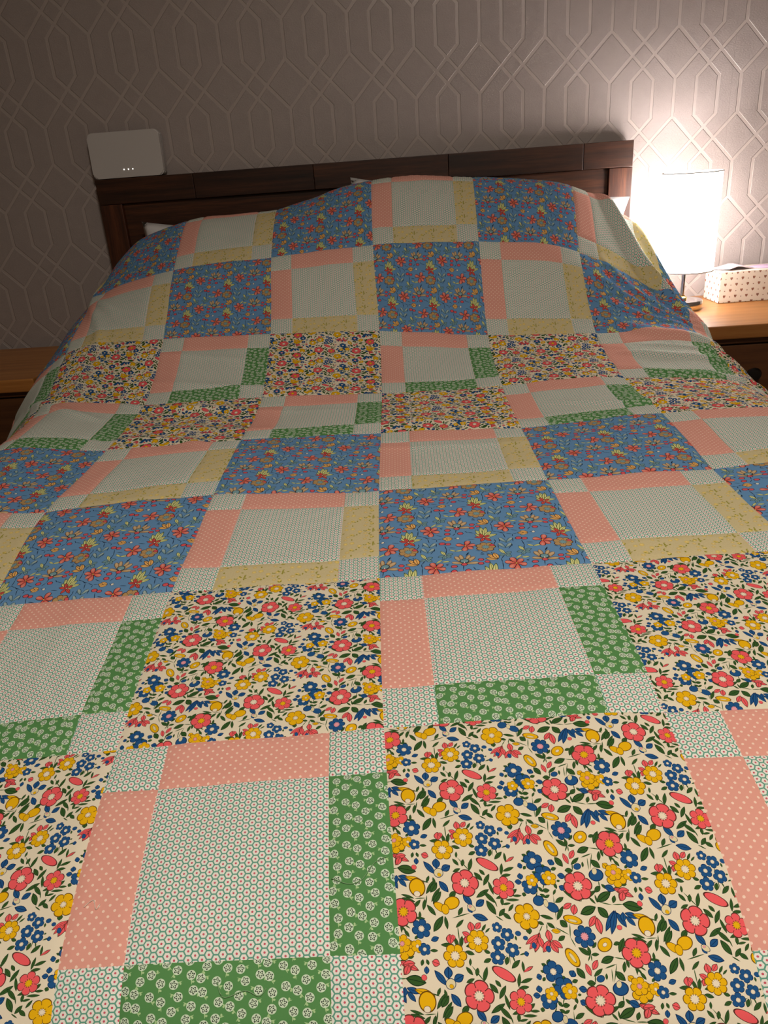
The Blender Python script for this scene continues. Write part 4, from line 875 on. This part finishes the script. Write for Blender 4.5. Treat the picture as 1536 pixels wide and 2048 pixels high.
sh = lathe('shade', [(R0, S0), (R0, S1), (R0-0.0012, S1), (R0-0.0012, S0), (R0, S0)], m_, lamp, 64)
TRIMW = principled('shade_rim', srgb(225, 220, 214), 0.6)
for z in (S0, S1):
    lathe('rim', [(R0-0.0016, z-0.0015), (R0+0.0012, z-0.0015), (R0+0.0012, z+0.0015), (R0-0.0016, z+0.0015), (R0-0.0016, z-0.0015)], TRIMW, sh, 64)
bm = bmesh.new()
for k in range(3):
    a = k*2.0944+0.4
    sp = box_bm(0.012, R0-0.001, -0.0012, 0.0012, 0.150, 0.1525)
    bmesh.ops.rotate(sp, verts=sp.verts[:], cent=(0, 0, 0), matrix=Matrix.Rotation(a, 3, 'Z'))
    me = bpy.data.meshes.new('t'); sp.to_mesh(me); sp.free(); bm.from_mesh(me); bpy.data.meshes.remove(me)
from_bm('shade_carrier', bm, CHROME, lamp)
m_, nt_, out_ = new_mat('lit_bulb'); m_.cycles.emission_sampling = 'NONE'
em_ = nt_.n('ShaderNodeEmission'); em_.inputs[0].default_value = (1.0, 0.95, 0.88, 1); em_.inputs[1].default_value = 40.0
nt_.t.links.new(em_.outputs[0], out_.inputs[0])
lathe('bulb', [(0.0, 0.167), (0.012, 0.167), (0.014, 0.185), (0.024, 0.205), (0.028, 0.225), (0.022, 0.246), (0.0, 0.254)], m_, lamp, 24)
ld = bpy.data.lights.new('lamp_bulb_light', 'POINT'); ld.energy = LAMP_BULB_W; ld.shadow_soft_size = 0.02; ld.color = (1.0, 0.96, 0.985)
lo = bpy.data.objects.new('lamp_bulb_light', ld); COL.objects.link(lo); lo.parent = lamp; lo.location = (0, 0, 0.285)

# ------------------------------------------------------------------ box with hearts and the papers on it
BXX, BXY, BXZ = (0.984, -0.150, 0.5685)
bxw, bxd, bxh = 0.25, 0.106, 0.084
def printed_box(name, w, d, h, mat, parent):
    bm = box_bm(0, w, 0, d, 0, h, 0.0012, 2)
    l = bm.loops.layers.uv.new('print')
    for f in bm.faces:
        n = f.normal
        for lp in f.loops:
            c = lp.vert.co*1000
            if abs(n.y) >= max(abs(n.x), abs(n.z)): lp[l].uv = (c.x, c.z)
            elif abs(n.x) >= abs(n.z): lp[l].uv = (c.y+7, c.z)
            else: lp[l].uv = (c.x, c.y+400)
    return from_bm(name, bm, mat, parent)
hbx = thing('heart_print_box', 'cream oblong box printed with small brown hearts beside the lamp', 'box', (BXX, BXY, BXZ), (0, 0, math.radians(2)))
CARD = principled('cream_card', srgb(232, 214, 198), 0.6)
printed_box('body', bxw, bxd, bxh-0.0015, M_HEARTS, hbx)
box('lid', (0.0006, bxw-0.0006, 0.0006, bxd-0.0006, bxh-0.0014, bxh), CARD, hbx, bevel=0.0003)
def sheet(name, outline, hfun, mat, th=0.0012):
    bm = bmesh.new(); n = len(outline)
    cx = sum(p[0] for p in outline)/n; cy = sum(p[1] for p in outline)/n
    lv = []
    for dz in (0, -th):
        rings = []
        for s in (1.0, 0.8, 0.6, 0.4, 0.2):
            ring = []
            for (x, y) in outline:
                X_, Y_ = cx+(x-cx)*s, cy+(y-cy)*s
                ring.append(bm.verts.new((X_, Y_, hfun(X_, Y_)+th+dz)))
            rings.append(ring)
        c = bm.verts.new((cx, cy, hfun(cx, cy)+th+dz))
        for a, b in zip(rings[:-1], rings[1:]):
            for k in range(n): bm.faces.new((a[k], a[(k+1) % n], b[(k+1) % n], b[k]))
        for k in range(n): bm.faces.new((rings[-1][k], rings[-1][(k+1) % n], c))
        lv.append(rings[0])
    for k in range(n): bm.faces.new((lv[0][k], lv[1][k], lv[1][(k+1) % n], lv[0][(k+1) % n]))
    return from_bm(name, bm, mat, None, True)
def dense(poly, m=6):
    r = []
    for a, b in zip(poly, poly[1:]+poly[:1]):
        for k in range(m): r.append((a[0]+(b[0]-a[0])*k/m, a[1]+(b[1]-a[1])*k/m))
    return r
zt = BXZ+bxh+0.0006
p1 = sheet('folded_paper', dense([(BXX-0.012, BXY+0.075), (BXX+0.028, BXY+0.012), (BXX+0.100, BXY+0.030), (BXX+0.080, BXY+0.092)]),
           lambda x, y: zt + 0.010*max(0, 1-abs((x-BXX-0.055)/0.05))**1.2 + 0.0008, PAPER_PINK)
tag(p1, 'pale pink folded paper lying on the heart-print box', 'paper')
ov = [(BXX+0.152+0.052*math.cos(2*math.pi*k/40), BXY+0.056+0.032*math.sin(2*math.pi*k/40)) for k in range(40)]
p2 = sheet('oval_card', ov, lambda x, y: zt + 0.0015*max(0, (x-BXX-0.15)/0.05), PAPER_LILAC, 0.0016)
tag(p2, 'flat lilac oval card lying on the heart-print box', 'card')

# ------------------------------------------------------------------ white hub on the headboard
def rounded_slab(name, w, h, y0, y1, r, mat, parent, inset=0.0, bev=0.003):
    bm = bmesh.new(); pts = []
    for cx, cz, a0 in ((w-r, h-r, 0), (r, h-r, 90), (r, r, 180), (w-r, r, 270)):
        for k in range(9):
            a = math.radians(a0+k*11.25); pts.append((cx+(r-inset)*math.cos(a), cz+(r-inset)*math.sin(a)))
    lo_ = [bm.verts.new((x, y0, z)) for x, z in pts]; hi_ = [bm.verts.new((x, y1, z)) for x, z in pts]
    f0 = bm.faces.new(lo_); f1 = bm.faces.new(hi_[::-1])
    n = len(pts)
    for k in range(n): bm.faces.new((lo_[k], hi_[k], hi_[(k+1) % n], lo_[(k+1) % n]))
    bmesh.ops.bevel(bm, geom=[e for e in bm.edges if (e.verts[0].co.y-e.verts[1].co.y) == 0], offset=bev, segments=3, affect='EDGES')
    return from_bm(name, bm, mat, parent, False)
hub = thing('wireless_hub', 'white rounded wireless hub with three small lights standing on the headboard', 'hub', (-0.752, -0.030, 1.0035), (math.radians(-4), 0, 0))
rounded_slab('rear_shell', 0.204, 0.117, -0.002, 0.016, 0.013, PLASTIC_EDGE, hub, 0.0015)
fp = rounded_slab('front_panel', 0.2025, 0.117, -0.0185, -0.0035, 0.013, PLASTIC, hub)
box('groove', (0.012, 0.192, -0.0036, -0.0019, 0.004, 0.113), BLACK_KNOB, hub, bevel=0)
m_, nt_, out_ = new_mat('lit_indicator'); m_.cycles.emission_sampling = 'NONE'
em_ = nt_.n('ShaderNodeEmission'); em_.inputs[0].default_value = (1.0, 0.95, 0.85, 1); em_.inputs[1].default_value = 2.2
nt_.t.links.new(em_.outputs[0], out_.inputs[0])
for k in range(3):
    l_ = lathe('indicator_light', [(0.0, 0.0), (0.0017, 0.0), (0.0014, 0.0006), (0.0, 0.0008)], m_, fp, 16)
    l_.rotation_euler = (math.pi/2, 0, 0); l_.location = (0.0905+k*0.0125, -0.0186, 0.0205)
